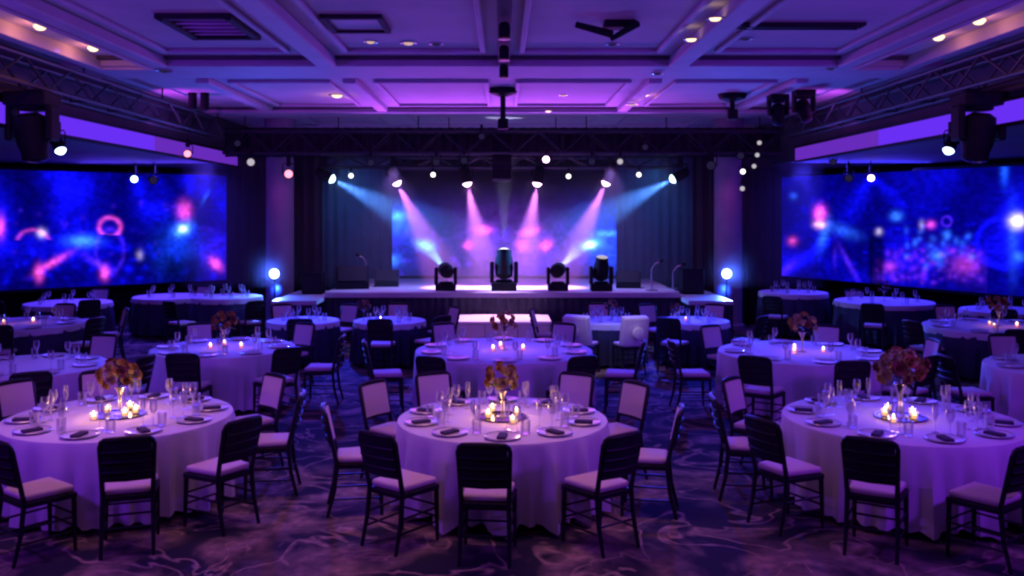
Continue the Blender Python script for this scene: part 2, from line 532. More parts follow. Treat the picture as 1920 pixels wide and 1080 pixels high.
for px, py, lk, sc, lab in DLS:
    p = Z(px, py, ZC)
    zc = ZC
    for y, d, h in ((12.75, 1.1, 0.12), (18.35, 0.7, 0.10)):
        if abs(p.y - y) < d / 2:
            zc = ZC - h
    for y, d in ((12.12, 0.10), (13.45, 0.16)):
        if abs(p.y - y) < d / 2:
            zc = ZC - 0.045
    if abs(abs(p.x) - 2.36) < 0.13 and zc == ZC:
        zc = ZC - 0.14
    p = Z(px, py, zc)
    t = thing('downlight', lab, 'ceiling light', p, 0, 'ceiling downlights', scale=sc)
    link('trim_ring', DL_RING, t)
    link('lens', DL_LENS[lk], t)
p = Z(632, 178, ZC)
lamp('downlight_bulb', 'POINT', (p.x, p.y, ZC - 0.18), None, (1.0, 0.4, 0.15), 3.5, 0.04)
p = Z(1210, 178, ZC)
lamp('downlight_bulb', 'POINT', (p.x, p.y, ZC - 0.18), None, (1.0, 0.35, 0.25), 1.6, 0.04)
# magenta toners on the header ledges at the far ceiling corners
lamp('ceiling_toner', 'SPOT', (-5.9, 15.2, 3.95), (-5.0, 16.6, 4.7), (0.6, 0.07, 1.0), 110, 0.1, angle=120, blend=1)
lamp('ceiling_toner', 'SPOT', (5.9, 15.2, 3.95), (5.0, 16.6, 4.7), (0.6, 0.07, 0.9), 110, 0.1, angle=120, blend=1)

# ------------------------------------------------------------------ ceiling fittings
t = thing('air_vent', 'large square dark framed air vent in the left front ceiling bay', 'air vent', (-3.25, 10.1, ZC))
for x in (-0.36, 0.36):
    link('vent_frame', boxmesh('vent_frame', (x, 0, -0.03), (0.09, 1.2, 0.06), M['slot'], 0.01), t)
for y in (-0.56, 0.56):
    link('vent_frame', boxmesh('vent_frame', (0, y, -0.03), (0.80, 0.09, 0.06), M['slot'], 0.01), t)
for k in range(5):
    link('louver', boxmesh('louver', (0, -0.4 + k * 0.2, -0.02), (0.62, 0.07, 0.012), M['beam'], rot=Matrix.Rotation(R(30), 3, 'X')), t)
t = thing('air_slot', 'long dark linear air slot in the right front ceiling bay', 'air vent', (3.3, 10.05, ZC))
link('slot_frame', boxmesh('slot_frame', (0, 0, -0.02), (1.4, 0.20, 0.04), M['slot'], 0.01), t)
for y in (-0.06, 0.06):
    link('slat', boxmesh('slat', (0, y, -0.045), (1.3, 0.03, 0.02), M['metal']), t)
t = thing('access_panel', 'dark framed ceiling access panel between left beam and vent', 'ceiling panel', (-1.95 + 0.35, 9.95, ZC))
for x in (-0.3, 0.3):
    link('panel_frame', boxmesh('panel_frame', (x, 0, -0.025), (0.06, 0.8, 0.05), M['slot']), t)
for y in (-0.37, 0.37):
    link('panel_frame', boxmesh('panel_frame', (0, y, -0.025), (0.54, 0.06, 0.05), M['slot']), t)
link('panel', boxmesh('panel', (0, 0, -0.01), (0.54, 0.68, 0.02), M['beam']), t)

t = thing('lighting_track', 'black lighting track running down the middle of the ceiling', 'lighting track', (0.02, 0, ZC))
link('rail', boxmesh('rail', (0, 9.3, -0.05), (0.15, 6.0, 0.10), M['metal'], 0.01), t)
for y in (9.4, 10.7, 12.1):
    h = link('track_head', MB().lathe([(0.04, 0.0), (0.06, -0.03), (0.06, -0.16), (0.045, -0.18)], 12).mesh('track_head', M['metal'], True), t, (0, y, -0.12))
    link('head_trim', MB().lathe([(0.03, -0.181), (0.062, -0.178), (0.062, -0.165)], 12, cap1=False).mesh('head_trim', M['gold'], True), h)


def rig_pole(px, py, py2, label, box=True):
    p = Z(px, py, ZC)
    t = thing('rigging_pole', label, 'rigging pole', p)
    dz = ZC - (HCAM - (py2 - HY) / F * p.y)
    link('canopy', MB().lathe([(0.06, -0.14), (0.22, -0.09), (0.25, -0.04), (0.25, 0.0)], 20).mesh('canopy', M['metal'], True), t)
    link('pole', MB().tube([(0, 0, -0.1), (0, 0, -dz)], 0.045, 10).mesh('pole', M['metal'], True), t)
    if box:
        b = link('clamp', boxmesh('clamp', (0, 0, -dz), (0.18, 0.14, 0.18), M['metal'], 0.02), t)
    return t


rig_pole(943, 166, 232, 'black ceiling rigging pole with round canopy before the stage truss')
rig_pole(1373, 176, 215, 'black rigging pole with round canopy in the right ceiling bay')

t = thing('ceiling_bracket', 'black articulated bracket arm on the ceiling right of the lighting track', 'bracket', Z(1130, 40, ZC))
link('mount_plate', boxmesh('mount_plate', (0.18, 0, -0.04), (0.34, 0.22, 0.08), M['metal'], 0.01), t)
link('long_arm', MB().tube([(-0.30, -0.12, -0.06), (0.10, 0.0, -0.14)], [0.035, 0.045], 8).mesh('long_arm', M['metal'], True), t)
link('short_arm', MB().tube([(0.12, 0.15, -0.16), (0.34, -0.25, -0.08)], [0.03, 0.04], 8).mesh('short_arm', M['metal'], True), t)


# ------------------------------------------------------------------ trusses
def truss(label, p0, p1, w, h, bay, group=None):
    p0, p1 = Vector(p0), Vector(p1)
    t = thing('lighting_truss', label, 'truss', (0, 0, 0), 0, group)
    d = (p1 - p0)
    L = d.length
    d.normalize()
    side = d.cross(Vector((0, 0, 1))).normalized() * (w / 2)
    up = Vector((0, 0, h / 2))
    for a in (-1, 1):
        for b in (-1, 1):
            o = side * a + up * b
            link('chord', MB().tube([p0 + o, p1 + o], 0.028, 8).mesh('chord', M['truss'], True), t)
    n = round(L / bay)
    st = L / n
    for a in (-1, 1):
        for k in range(n):
            q0, q1 = p0 + d * (k * st), p0 + d * ((k + 1) * st)
            e = 1 if k % 2 else -1
            link('brace', MB().tube([q0 + side * a + up * e, q1 + side * a - up * e], 0.016, 5).mesh('brace', M['truss']), t)
    for f in (0.04, 0.35, 0.65, 0.96):
        q = p0 + d * (L * f)
        zt = ZC
        for y, dd, hh in ((12.75, 1.1, 0.12), (18.35, 0.7, 0.10)):
            if abs(q.y - y) < dd / 2:
                zt = ZC - hh
        link('hoist_chain', MB().tube([q + side + up, Vector((q.x + side.x, q.y + side.y, zt))], 0.012, 5).mesh('hoist_chain', M['metal']), t)
    for k in range(0, n + 1, 2):
        q = p0 + d * (k * st)
        link('spreader', MB().tube([q - side - up, q + side - up], 0.016, 5).mesh('spreader', M['truss']), t)
    return t


YT = 19.0
truss('dark box truss spanning the front of the stage under the ceiling', (-5.8, YT, 4.08), (5.8, YT, 4.08), 0.42, 0.46, 0.5)
truss('dark lamp bar truss hanging behind the main stage truss', (-3.9, YT + 1.0, 3.72), (3.9, YT + 1.0, 3.72), 0.3, 0.22, 0.5)
truss('dark truss along the left ceiling header', (-5.85, 9.0, 4.32), (-5.85, 18.5, 4.32), 0.32, 0.34, 0.6, 'side trusses')
truss('dark truss along the right ceiling header', (5.85, 9.0, 4.32), (5.85, 18.5, 4.32), 0.32, 0.34, 0.6, 'side trusses')


# ------------------------------------------------------------------ drapes, columns
def drape(name, label, cat, x0, x1, y, z0, z1, m, folds=None, group=None):
    fold = 0.018 if name == 'stage_curtain' else 0.045
    n = max(12, int((x1 - x0) / 0.035))
    folds = folds or (x1 - x0) / 0.22
    def fn(u, v):
        x = x0 + (x1 - x0) * u
        return (x, y + fold * math.sin(u * folds * 2 * PI) + 0.012 * math.sin(u * folds * 5.1 + 1), z0 + (z1 - z0) * v)
    o = link(name, MB().grid(fn, n, 3).mesh(name, m, True))
    return tag(o, label, cat, group)


drape('valance', 'black valance drape hung behind the stage truss', 'drape', -5.9, 5.9, YT + 0.27, 3.80, 4.42, M['drape'])
drape('stage_curtain', 'dark teal stage curtain left of the video wall', 'curtain', -4.45, -2.72, 22.4, 0.0, 4.3, M['tealdrape'], group='teal stage curtains')
drape('stage_curtain', 'dark teal stage curtain right of the video wall', 'curtain', 2.82, 4.70, 22.4, 0.0, 4.3, M['tealdrape'], group='teal stage curtains')
drape('masking_drape', 'black drape between the left column and the left screen', 'drape', -6.46, -5.35, 21.2, 0.0, 3.7, M['drape'], group='black masking drapes')
drape('masking_drape', 'black drape between the right column and the right screen', 'drape', 5.45, 6.48, 21.2, 0.0, 3.7, M['drape'], group='black masking drapes')
drape('masking_drape', 'narrow black drape between left column and teal curtain', 'drape', -4.72, -4.2, 20.9, 0.0, 4.2, M['drape'], group='black masking drapes')
drape('masking_drape', 'narrow black drape between right column and teal curtain', 'drape', 4.42, 4.85, 20.9, 0.0, 4.2, M['drape'], group='black masking drapes')
drape('backdrop_drape', 'black drape closing the stage behind the video wall', 'drape', -5.0, 5.2, 23.6, 0.0, 4.5, M['drape'])
for x in (-4.98, 5.05):
    o = struct(link('column', MB().lathe([(0.36, 0.0), (0.36, 0.12), (0.31, 0.16), (0.30, 3.9), (0.34, 3.96), (0.34, 4.7)], 28).mesh('column', M['pier'], True), None, (x, 20.3, 0)))

# ------------------------------------------------------------------ video walls
def smooth_noise(ny, nx, cells, seed):
    g = np.random.default_rng(seed).random((cells[1] + 2, cells[0] + 2))
    yy = np.linspace(0, cells[1] - 1e-6, ny)[:, None]
    xx = np.linspace(0, cells[0] - 1e-6, nx)[None, :]
    yi, xi = yy.astype(int), xx.astype(int)
    fy, fx = yy - yi, xx - xi
    fy, fx = fy * fy * (3 - 2 * fy), fx * fx * (3 - 2 * fx)
    return (g[yi, xi] * (1 - fx) + g[yi, xi + 1] * fx) * (1 - fy) + (g[yi + 1, xi] * (1 - fx) + g[yi + 1, xi + 1] * fx) * fy


def video_wall(label, a, b, z0, z1, paint, nx=260, ny=130, gain=1.0, group=None):
    """a, b: the two lower ends in plan. paint(px, py, fbm) returns the programme picture."""
    a, b = Vector((a[0], a[1], 0)), Vector((b[0], b[1], 0))
    d = (b - a)
    L = d.length
    dn = d.normalized()
    nrm = Vector((dn.y, -dn.x, 0))
    if nrm.y > 0:
        nrm = -nrm
    t = thing('video_wall', label, 'screen', (0, 0, 0), 0, group)
    us = np.linspace(0, 1, nx)
    vs = np.linspace(0, 1, ny)
    U, V = np.meshgrid(us, vs)
    X = a.x + d.x * U + nrm.x * 0.03
    Y = a.y + d.y * U + nrm.y * 0.03
    Zz = z0 + (z1 - z0) * V
    mb = MB()
    mb.v = list(zip(X.ravel().tolist(), Y.ravel().tolist(), Zz.ravel().tolist()))
    mb.f = [(j * nx + i, j * nx + i + 1, (j + 1) * nx + i + 1, (j + 1) * nx + i) for j in range(ny - 1) for i in range(nx - 1)]
    me = bpy.data.meshes.new('display')
    me.from_pydata(mb.v, [], mb.f)
    px = CX + F * X / Y
    py = HY - F * (Zz - HCAM) / Y
    n = sum(smooth_noise(ny, nx, (6 * 2 ** k, 3 * 2 ** k), 5 + k + len(label)) / 2 ** k for k in range(5)) / 1.94
    fine = smooth_noise(ny, nx, (70, 36), 77 + len(label))
    c = 1.15 * (np.clip(paint(px, py, n), 0, None) * gain * (0.72 + 0.56 * fine[..., None])) ** 1.22
    rgba = np.concatenate([c, np.ones((ny, nx, 1))], 2).astype(np.float32)
    at = me.color_attributes.new('programme', 'FLOAT_COLOR', 'POINT')
    at.data.foreach_set('color', rgba.ravel())
    m = bpy.data.materials.new('video_programme')
    m.use_nodes = True
    nt = m.node_tree
    nt.nodes.clear()
    ca = nt.nodes.new('ShaderNodeVertexColor')
    ca.layer_name = 'programme'
    e = nt.nodes.new('ShaderNodeEmission')
    o = nt.nodes.new('ShaderNodeOutputMaterial')
    nt.links.new(ca.outputs[0], e.inputs[0])
    nt.links.new(e.outputs[0], o.inputs[0])
    me.materials.append(m)
    link('display', me, t)
    mid = (a + b) / 2
    rot = Matrix.Rotation(math.atan2(d.y, d.x), 3, 'Z')
    link('cabinet', boxmesh('cabinet', mid - nrm * 0.08 + Vector((0, 0, (z0 + z1) / 2)), (L, 0.16, z1 - z0), M['metal'], rot=rot), t)
    for zz in (z0 - 0.03, z1 + 0.03):
        link('bezel', boxmesh('bezel', mid + Vector((0, 0, zz)), (L + 0.12, 0.2, 0.06), M['metal'], rot=rot), t)
    for e_ in (a - dn * 0.03, b + dn * 0.03):
        link('bezel', boxmesh('bezel', e_ + Vector((0, 0, (z0 + z1) / 2)), (0.06, 0.2, z1 - z0), M['metal'], rot=rot), t)
    for k in (0.12, 0.5, 0.88):
        q = a + d * k - nrm * 0.1
        link('support_leg', boxmesh('support_leg', q + Vector((0, 0, z0 / 2 - 0.03)), (0.1, 0.1, z0 - 0.06), M['metal']), t)
    return t


def blob(px, py, x, y, rx, ry, col, k=1.0, ang=0.0):
    c, s = math.cos(R(ang)), math.sin(R(ang))
    dx, dy = px - x, py - y
    u, v = (dx * c + dy * s) / rx, (-dx * s + dy * c) / ry
    g = np.exp(-(u * u + v * v)) * k
    return g[..., None] * np.array(col)


def beam(px, py, x0, y0, x1, y1, w0, w1, col, k=1.0):
    dx, dy = x1 - x0, y1 - y0
    L = math.hypot(dx, dy)
    t = ((px - x0) * dx + (py - y0) * dy) / L / L
    s = np.abs((px - x0) * dy - (py - y0) * dx) / L
    w = w0 + (w1 - w0) * np.clip(t, 0, 1)
    g = np.exp(-(s / w) ** 2) * np.clip(1 - t, 0, 1) * (t > -0.02) * k
    return g[..., None] * np.array(col)


def ring(px, py, x, y, rx, ry, w, col, k=1.0):
    q = np.sqrt(((px - x) / rx) ** 2 + ((py - y) / ry) ** 2)
    g = np.exp(-((q - 1) / w) ** 2) * k
    return g[..., None] * np.array(col)


def speck(px, py, n, x0, x1, y0, y1, r, col, k, seed):
    g = np.random.default_rng(seed)
    out = 0
    for _ in range(n):
        out = out + blob(px, py, g.uniform(x0, x1), g.uniform(y0, y1), g.uniform(0.5, 1) * r, g.uniform(0.5, 1) * r, col, g.uniform(0.2, 1) * k)
    return out


DB, BB, CY_, PK, WH, VI = (0.003, 0.0015, 0.24), (0.006, 0.008, 0.9), (0.06, 0.26, 1.0), (0.8, 0.10, 0.45), (1, 0.85, 1), (0.10, 0.025, 0.62)


def paint_left(px, py, n):
    c = np.array(DB) * (0.35 + 1.4 * n[..., None])
    c = c + np.clip(n - 0.52, 0, 1)[..., None] * 2.4 * np.array(BB) * np.clip((560 - py) / 130, 0.3, 1)[..., None]
    c = c + beam(px, py, 105, 290, 190, 460, 30, 70, BB, 0.7) + beam(px, py, 255, 335, 290, 450, 12, 40, BB, 0.8)  # first beam: left header lamp's hazy blue cone, painted into the picture
    c = c + beam(px, py, 290, 335, 370, 460, 10, 35, BB, 0.35)
    c = c + blob(px, py, -5, 420, 28, 60, BB, 1.0) + blob(px, py, 0, 425, 8, 18, PK, 1.6)
    c = c + ring(px, py, 62, 455, 30, 24, 0.14, PK, 0.55) * (py < 450)[..., None] + blob(px, py, 78, 437, 8, 8, WH, 0.8)
    c = c + blob(px, py, 155, 452, 26, 10, CY_, 1.5) + blob(px, py, 155, 460, 60, 34, BB, 0.7)
    c = c + ring(px, py, 206, 426, 20, 18, 0.22, PK, 0.9) * (py < 440)[..., None]
    c = c + ring(px, py, 206, 470, 26, 40, 0.15, VI, 0.5)
    c = c + blob(px, py, 100, 492, 30, 6, PK, 1.2, -30) + blob(px, py, 73, 512, 8, 14, PK, 1.4) + blob(px, py, 185, 496, 26, 6, VI, 1.3, 30) + blob(px, py, 196, 512, 8, 12, PK, 1.5)
    c = c + blob(px, py, 346, 395, 12, 16, PK, 1.4) + blob(px, py, 343, 430, 16, 11, CY_, 2.6, -30) + blob(px, py, 343, 430, 8, 6, WH, 1.0)
    c = c + blob(px, py, 335, 470, 40, 46, (0.01, 0.08, 0.6), 0.8) + blob(px, py, 405, 495, 13, 8, PK, 2.0, 45) + blob(px, py, 400, 480, 26, 40, VI, 0.5)
    c = c + blob(px, py, 385, 370, 4, 16, CY_, 0.4, 30) + blob(px, py, 262, 478, 6, 8, WH, 0.4)
    c = c + speck(px, py, 60, 10, 420, 450, 530, 9, BB, 0.6, 3) + speck(px, py, 40, 0, 420, 380, 480, 6, VI, 0.35, 4)
    dark = np.clip((px - 300) / 20, 0, 1) * np.clip((380 - px) / 20, 0, 1) * np.clip((py - 470) / 25, 0, 1)
    return c * (1 - 0.7 * dark)[..., None]


def paint_right(px, py, n):
    c = np.array(DB) * (0.5 + 1.3 * n[..., None])
    c = c + np.clip(n - 0.55, 0, 1)[..., None] * 1.5 * np.array(BB)
    c = c + beam(px, py, 1633, 335, 1560, 450, 8, 34, BB, 0.9) + beam(px, py, 1640, 335, 1715, 410, 5, 18, BB, 0.8)
    c = c + beam(px, py, 1785, 290, 1690, 460, 24, 80, BB, 0.5)  # blue haze cone of the right header lamp, painted onto the screen
    c = c + blob(px, py, 1537, 400, 10, 13, PK, 2.4) + blob(px, py, 1537, 421, 10, 7, (1, .5, .5), 1.6)
    c = c + blob(px, py, 1545, 440, 8, 26, CY_, 0.8, 15) + blob(px, py, 1505, 485, 60, 9, BB, 0.9, -35) + blob(px, py, 1475, 505, 22, 8, VI, 1.1, -45)
    c = c + blob(px, py, 1580, 432, 30, 10, CY_, 0.5, 20) + blob(px, py, 1592, 495, 36, 5, VI, 0.9, 62) + blob(px, py, 1565, 480, 4, 18, VI, 0.5)
    c = c + blob(px, py, 1681, 405, 10, 8, CY_, 1.2) + blob(px, py, 1648, 435, 6, 6, WH, 0.8) + blob(px, py, 1745, 421, 8, 7, PK, 1.1) + blob(px, py, 1728, 422, 5, 8, WH, 0.4)
    c = c + ring(px, py, 1775, 415, 9, 9, 0.3, VI, 0.8) + blob(px, py, 1775, 440, 7, 7, CY_, 1.0) + blob(px, py, 1486, 452, 9, 8, (0.8, 0.1, 0.2), 0.9)
    hump = np.exp(-((px - 1745) / 85) ** 2)
    band = np.exp(-((py - (530 - 50 * hump)) / 32) ** 2) * (px > 1635) * (px < 1850)
    c = c + (band * 0.2)[..., None] * np.array(VI)
    c = c + speck(px, py, 110, 1640, 1840, 465, 530, 6, (0.30, 0.04, 0.7), 0.38, 7) + speck(px, py, 30, 1690, 1830, 430, 500, 8, CY_, 0.5, 8)
    c = c + blob(px, py, 1756, 480, 12, 9, CY_, 1.0) + blob(px, py, 1810, 495, 22, 18, PK, 0.5) + blob(px, py, 1668, 500, 12, 9, PK, 0.6) + blob(px, py, 1645, 520, 10, 8, VI, 1.2)
    c = c + blob(px, py, 1883, 320, 7, 24, (0.02, 0.15, 1.0), 1.0) + blob(px, py, 1907, 415, 13, 12, WH, 2.0) + blob(px, py, 1915, 420, 40, 60, BB, 1.3)
    c = c + ring(px, py, 1880, 455, 48, 45, 0.12, BB, 0.8) * (px < 1890)[..., None] + blob(px, py, 1912, 482, 9, 9, CY_, 0.9) + blob(px, py, 1900, 450, 10, 60, CY_, 0.4)
    c = c + speck(px, py, 50, 1480, 1920, 370, 530, 5, BB, 0.5, 9) + blob(px, py, 1488, 368, 7, 7, CY_, 0.5)
    dark = np.clip((px - 1625) / 8, 0, 1) * np.clip((1662 - px) / 10, 0, 1) * np.clip((py - 430) / 20, 0, 1)
    return c * (1 - 0.7 * dark)[..., None]


def paint_centre(px, py, n):
    c = np.array((0.010, 0.006, 0.06)) * (0.5 + 1.2 * n[..., None])
    side = np.exp(-((px - 745) / 55) ** 2) + np.exp(-((px - 1140) / 60) ** 2)
    c = c + (side * np.exp(-((py - 450) / 60) ** 2) * (0.3 + n))[..., None] * np.array((0.01, 0.05, 0.6))
    c = c + (np.exp(-((px - 942) / 110) ** 2) * np.exp(-((py - 460) / 60) ** 2) * (0.2 + n))[..., None] * np.array((0.18, 0.05, 0.5))
    c = c + blob(px, py, 744, 405, 14, 8, CY_, 1.4) + blob(px, py, 740, 420, 26, 22, (0.02, 0.12, 0.9), 0.9) + blob(px, py, 735, 488, 14, 10, CY_, 0.9) + blob(px, py, 797, 460, 16, 9, CY_, 2.2, 15)  # last blob: floor head's beam hitting the wall, painted in
    c = c + blob(px, py, 906, 431, 14, 8, PK, 1.2) + blob(px, py, 878, 460, 9, 8, PK, 0.9) + blob(px, py, 910, 445, 26, 20, VI, 0.8)
    c = c + blob(px, py, 993, 434, 16, 7, PK, 1.2, -15) + blob(px, py, 978, 460, 10, 9, PK, 0.9) + blob(px, py, 1024, 460, 11, 9, PK, 1.2, -30) + blob(px, py, 1000, 480, 40, 40, VI, 0.5)
    c = c + blob(px, py, 1107, 459, 17, 9, CY_, 2.8, -15) + blob(px, py, 1107, 459, 8, 5, WH, 1.0) + blob(px, py, 1140, 438, 26, 6, CY_, 1.0) + blob(px, py, 1130, 470, 34, 34, (0.02, 0.1, 0.9), 0.7)
    c = c + speck(px, py, 40, 730, 1160, 420, 520, 8, VI, 0.5, 14)
    top = np.clip((py - 330) / 60, 0.1, 1)
    return c * top[..., None]


video_wall('wide left video wall showing a blue concert picture with pink lights', (-7.0, 23.0), (-11.4, 19.4), 0.92, 3.55, paint_left, group='side video walls')
video_wall('wide right video wall showing a blue concert picture with drum shapes', (7.42, 24.0), (10.8, 17.2), 0.95, 3.55, paint_right, group='side video walls')
video_wall('centre video wall behind the stage with violet and cyan glow', (-2.87, 22.6), (2.98, 22.6), 1.05, 3.65, paint_centre, 240, 110, gain=1.7)

# ------------------------------------------------------------------ stage
ZS, YS = 1.0, 18.4
t = thing('stage_platform', 'broad dark skirted stage platform with a lit grey deck', 'stage', (0, 0, 0))
for k in range(6):
    x0 = -3.6 + k * 1.2
    link('deck_panel', boxmesh('deck_panel', (x0 + 0.6, (YS + 22.2) / 2, ZS - 0.04), (1.194, 22.2 - YS, 0.08), M['deck'], 0.006), t)
link('deck_edge', boxmesh('deck_edge', (0, YS - 0.01, ZS - 0.06), (7.2, 0.03, 0.10), M['deck'], 0.005), t)
def skirt_mesh(x0, x1, y, z1):
    fn = lambda u, v: (x0 + (x1 - x0) * u, y + 0.02 * math.sin((x0 + (x1 - x0) * u) * 2 * PI / 0.16), z1 * v)
    return MB().grid(fn, int((x1 - x0) / 0.03), 1).mesh('front_skirt', M['skirt'], True)
link('front_skirt', skirt_mesh(-3.6, 3.6, YS + 0.03, ZS - 0.09), t)
for s in (-1, 1):
    link('wing_deck', boxmesh('wing_deck', (s * 4.05, (17.6 + 20.0) / 2, 0.86), (0.88, 2.4, 0.08), M['deck'], 0.006), t)
    link('wing_skirt', skirt_mesh(s * 4.05 - 0.44, s * 4.05 + 0.44, 17.63, 0.82), t)
link('core', boxmesh('core', (0, (YS + 0.2 + 22.1) / 2, 0.44), (7.1, 21.9 - YS, 0.86), M['skirt']), t)

t = thing('stage_step', 'low step block with a bright pinkish top before the stage', 'step', (-0.02, 17.75, 0))
link('step_top', boxmesh('step_top', (0, 0, 0.53), (1.90, 1.20, 0.05), M['step'], 0.01), t)
for k in range(3):
    link('front_panel', boxmesh('front_panel', (-0.62 + 0.62 * k, -0.57, 0.252), (0.61, 0.03, 0.504), M['stepface'], 0.006), t)
for s in (-1, 1):
    link('side_panel', boxmesh('side_panel', (s * 0.93, 0.02, 0.252), (0.03, 1.14, 0.504), M['stepface'], 0.006), t)


# ------------------------------------------------------------------ stage lamps
def cyl(prof, m, n=14, axis=None):
    return MB().lathe(prof, n, axis=axis).mesh('body', m, True)


BL_BODY = cyl([(0.05, 0.16), (0.085, 0.12), (0.095, 0.0), (0.095, -0.14), (0.105, -0.16)], M['metal'])
BL_YOKE = MB().tube([(-0.12, 0, -0.02), (-0.12, 0, 0.16), (-0.10, 0, 0.2), (0.10, 0, 0.2), (0.12, 0, 0.16), (0.12, 0, -0.02)], 0.012, 6).mesh('yoke', M['metal'], True)
BL_CLAMP = boxmesh('clamp', (0, 0, 0.24), (0.08, 0.08, 0.20), M['metal'], 0.01)
LENS = {k: MB().lathe([(0.0, -0.225), (0.05, -0.205), (0.088, -0.155)], 14, cap0=False, cap1=False).mesh('lens', M[k], True) for k in ('lens_w', 'lens_s', 'lens_p', 'lens_c', 'lens_b', 'lens_r', 'lens_d')}


def stage_lamp(loc, target, lk, label, group, scale=1.0, name='stage_light', light=None, top=None):
    t = thing(name, label, 'stage light', loc, 0, group, scale=scale)
    link('yoke', BL_YOKE, t)
    link('clamp', BL_CLAMP, t)
    if top is None:
        top = 3.86 if loc[2] < 3.55 else 4.32
    if top - loc[2] > 0.3 * scale:
        link('hanger', MB().tube([(0, 0, 0.25), (0, 0, (top - loc[2]) / scale)], 0.014, 6).mesh('hanger', M['metal']), t)
    d = (Vector(target) - Vector(loc)).normalized()
    q = Vector((0, 0, -1)).rotation_difference(d).to_euler()
    b = link('body', BL_BODY, t, rot=q)
    link('lens', LENS[lk], b)
    if light:
        col, pw, ang, bl = light
        lamp('beam', 'SPOT', Vector(loc) + d * 0.24 * scale, target, col, pw, 0.04, angle=ang, blend=bl)
    return t


YB = 19.85
PKB, CYB = (0.78, 0.20, 1.0), (0.08, 0.27, 1.0)
BEAMS = [(608, 330, 905, 480, 19.3, 'lens_c', CYB, 4500, 30, 'outermost left cyan beam light under the stage truss'),
         (737, 330, 850, 552, 19.55, 'lens_p', PKB, 4000, 32, 'pink beam light over the left of the stage'),
         (873, 330, 918, 552, 19.5, 'lens_p', PKB, 5000, 32, 'pink beam light just left of the stage middle'),
         (1010, 330, 972, 552, 19.5, 'lens_p', PKB, 5000, 32, 'pink beam light just right of the stage middle'),
         (1143, 330, 1040, 552, 19.55, 'lens_p', PKB, 4200, 32, 'pink beam light over the right of the stage'),
         (1276, 330, 985, 480, 19.3, 'lens_c', CYB, 4500, 30, 'outermost right cyan beam light under the stage truss')]
for px, py, tx, ty, td, lk, col, pw, ang, lab in BEAMS:
    stage_lamp(W(px, py, YB) + Vector((0, 0, 0.02)), W(tx, ty, td), lk, lab, 'beam lights on the stage truss', 1.2, light=(col, pw, ang, 0.9), top=3.6)
for px, py, lab in ((658, 329, 'small white lamp between the cyan and left pink beam lights'), (812, 327, 'small white lamp between the two left pink beam lights'),
                    (1066, 330, 'small white lamp between the two right pink beam lights'), (1198, 327, 'small white lamp between the right pink and cyan beam lights')):
    stage_lamp(W(px, py, YB), (0.0, 2.0, 1.4), 'lens_w', lab, 'white lamps on the stage truss', 0.6, top=3.6)
for px, py, lk, sc, lab in ((1024, 298, 'lens_p', 0.8, 'small pink lamp on the upper bar right of the middle'), (818, 303, 'lens_d', 0.8, 'dim lamp on the upper bar left of the middle'),
                            (695, 304, 'lens_d', 0.8, 'dim lamp on the upper bar at far left'), (1163, 302, 'lens_s', 0.7, 'small white lamp on the upper bar at right'),
                            (870, 300, 'lens_d', 0.8, 'dim lamp on the upper bar beside the hanging speaker'), (1110, 302, 'lens_d', 0.8, 'dim lamp on the upper bar before the right pink beam'),
                            (903, 255, 'lens_d', 0.7, 'dim lamp high on the truss left of the rigging pole'), (1210, 275, 'lens_d', 0.7, 'dim lamp high on the truss at right')):
    stage_lamp(W(px, py, YT - 0.21), (0, 4, 1.4), lk, lab, 'small lamps on the upper bar', sc)
for px, py, lk, sc, lab in ((1424, 267, 'lens_s', 0.55, 'topmost lamp of the cluster on the right truss end'), (1420, 290, 'lens_s', 0.55, 'second lamp down the right truss end cluster'),
                            (1414, 311, 'lens_s', 0.55, 'third lamp down the right truss end cluster'), (1393, 321, 'lens_w', 0.6, 'brightest lamp of the cluster on the right truss end'),
                            (1389, 291, 'lens_d', 0.8, 'dim lamp inside the right truss end cluster'), (1392, 353, 'lens_s', 0.6, 'lowest lamp of the right truss end cluster'),
                            (1333, 309, 'lens_d', 1.0, 'dim lamp beside the right teal curtain top')):
    stage_lamp(W(px, py, YT - 0.21), (0.5, 3, 1.4), lk, lab, 'lamps on the right truss end', sc)
for px, py, lk, sc, lab in ((470, 303, 'lens_s', 0.9, 'white lamp on the left truss end'), (541, 325, 'lens_r', 1.0, 'rose lamp hanging by the left column'), (445, 268, 'lens_d', 0.7, 'dim lamp high on the left truss end')):
    stage_lamp(W(px, py, YT - 0.21), (-0.5, 3, 1.4), lk, lab, 'lamps on the left truss end', sc)
for px, py, d, lk, sc, lab, lt in ((108, 268, 12.4, 'lens_b', 0.85, 'bright blue lamp under the left header', ((0.05, 0.10, 1), 90, 70, 1)),
                                   (252, 335, 20.0, 'lens_b', 0.85, 'blue white lamp at the top of the left video wall', None),
                                   (288, 337, 20.0, 'lens_d', 0.95, 'dim blue lamp at the top of the left video wall', None),
                                   (352, 287, 17.5, 'lens_r', 0.8, 'rose lamp on the left cove strip', None)):
    stage_lamp(W(px, py, d), W(px + 60, py + 150, d - 0.5) if lt else (-2, 4, 1.4), lk, lab, 'lamps on the left side', sc, light=lt, top=4.15 if d == 17.5 else 3.72)
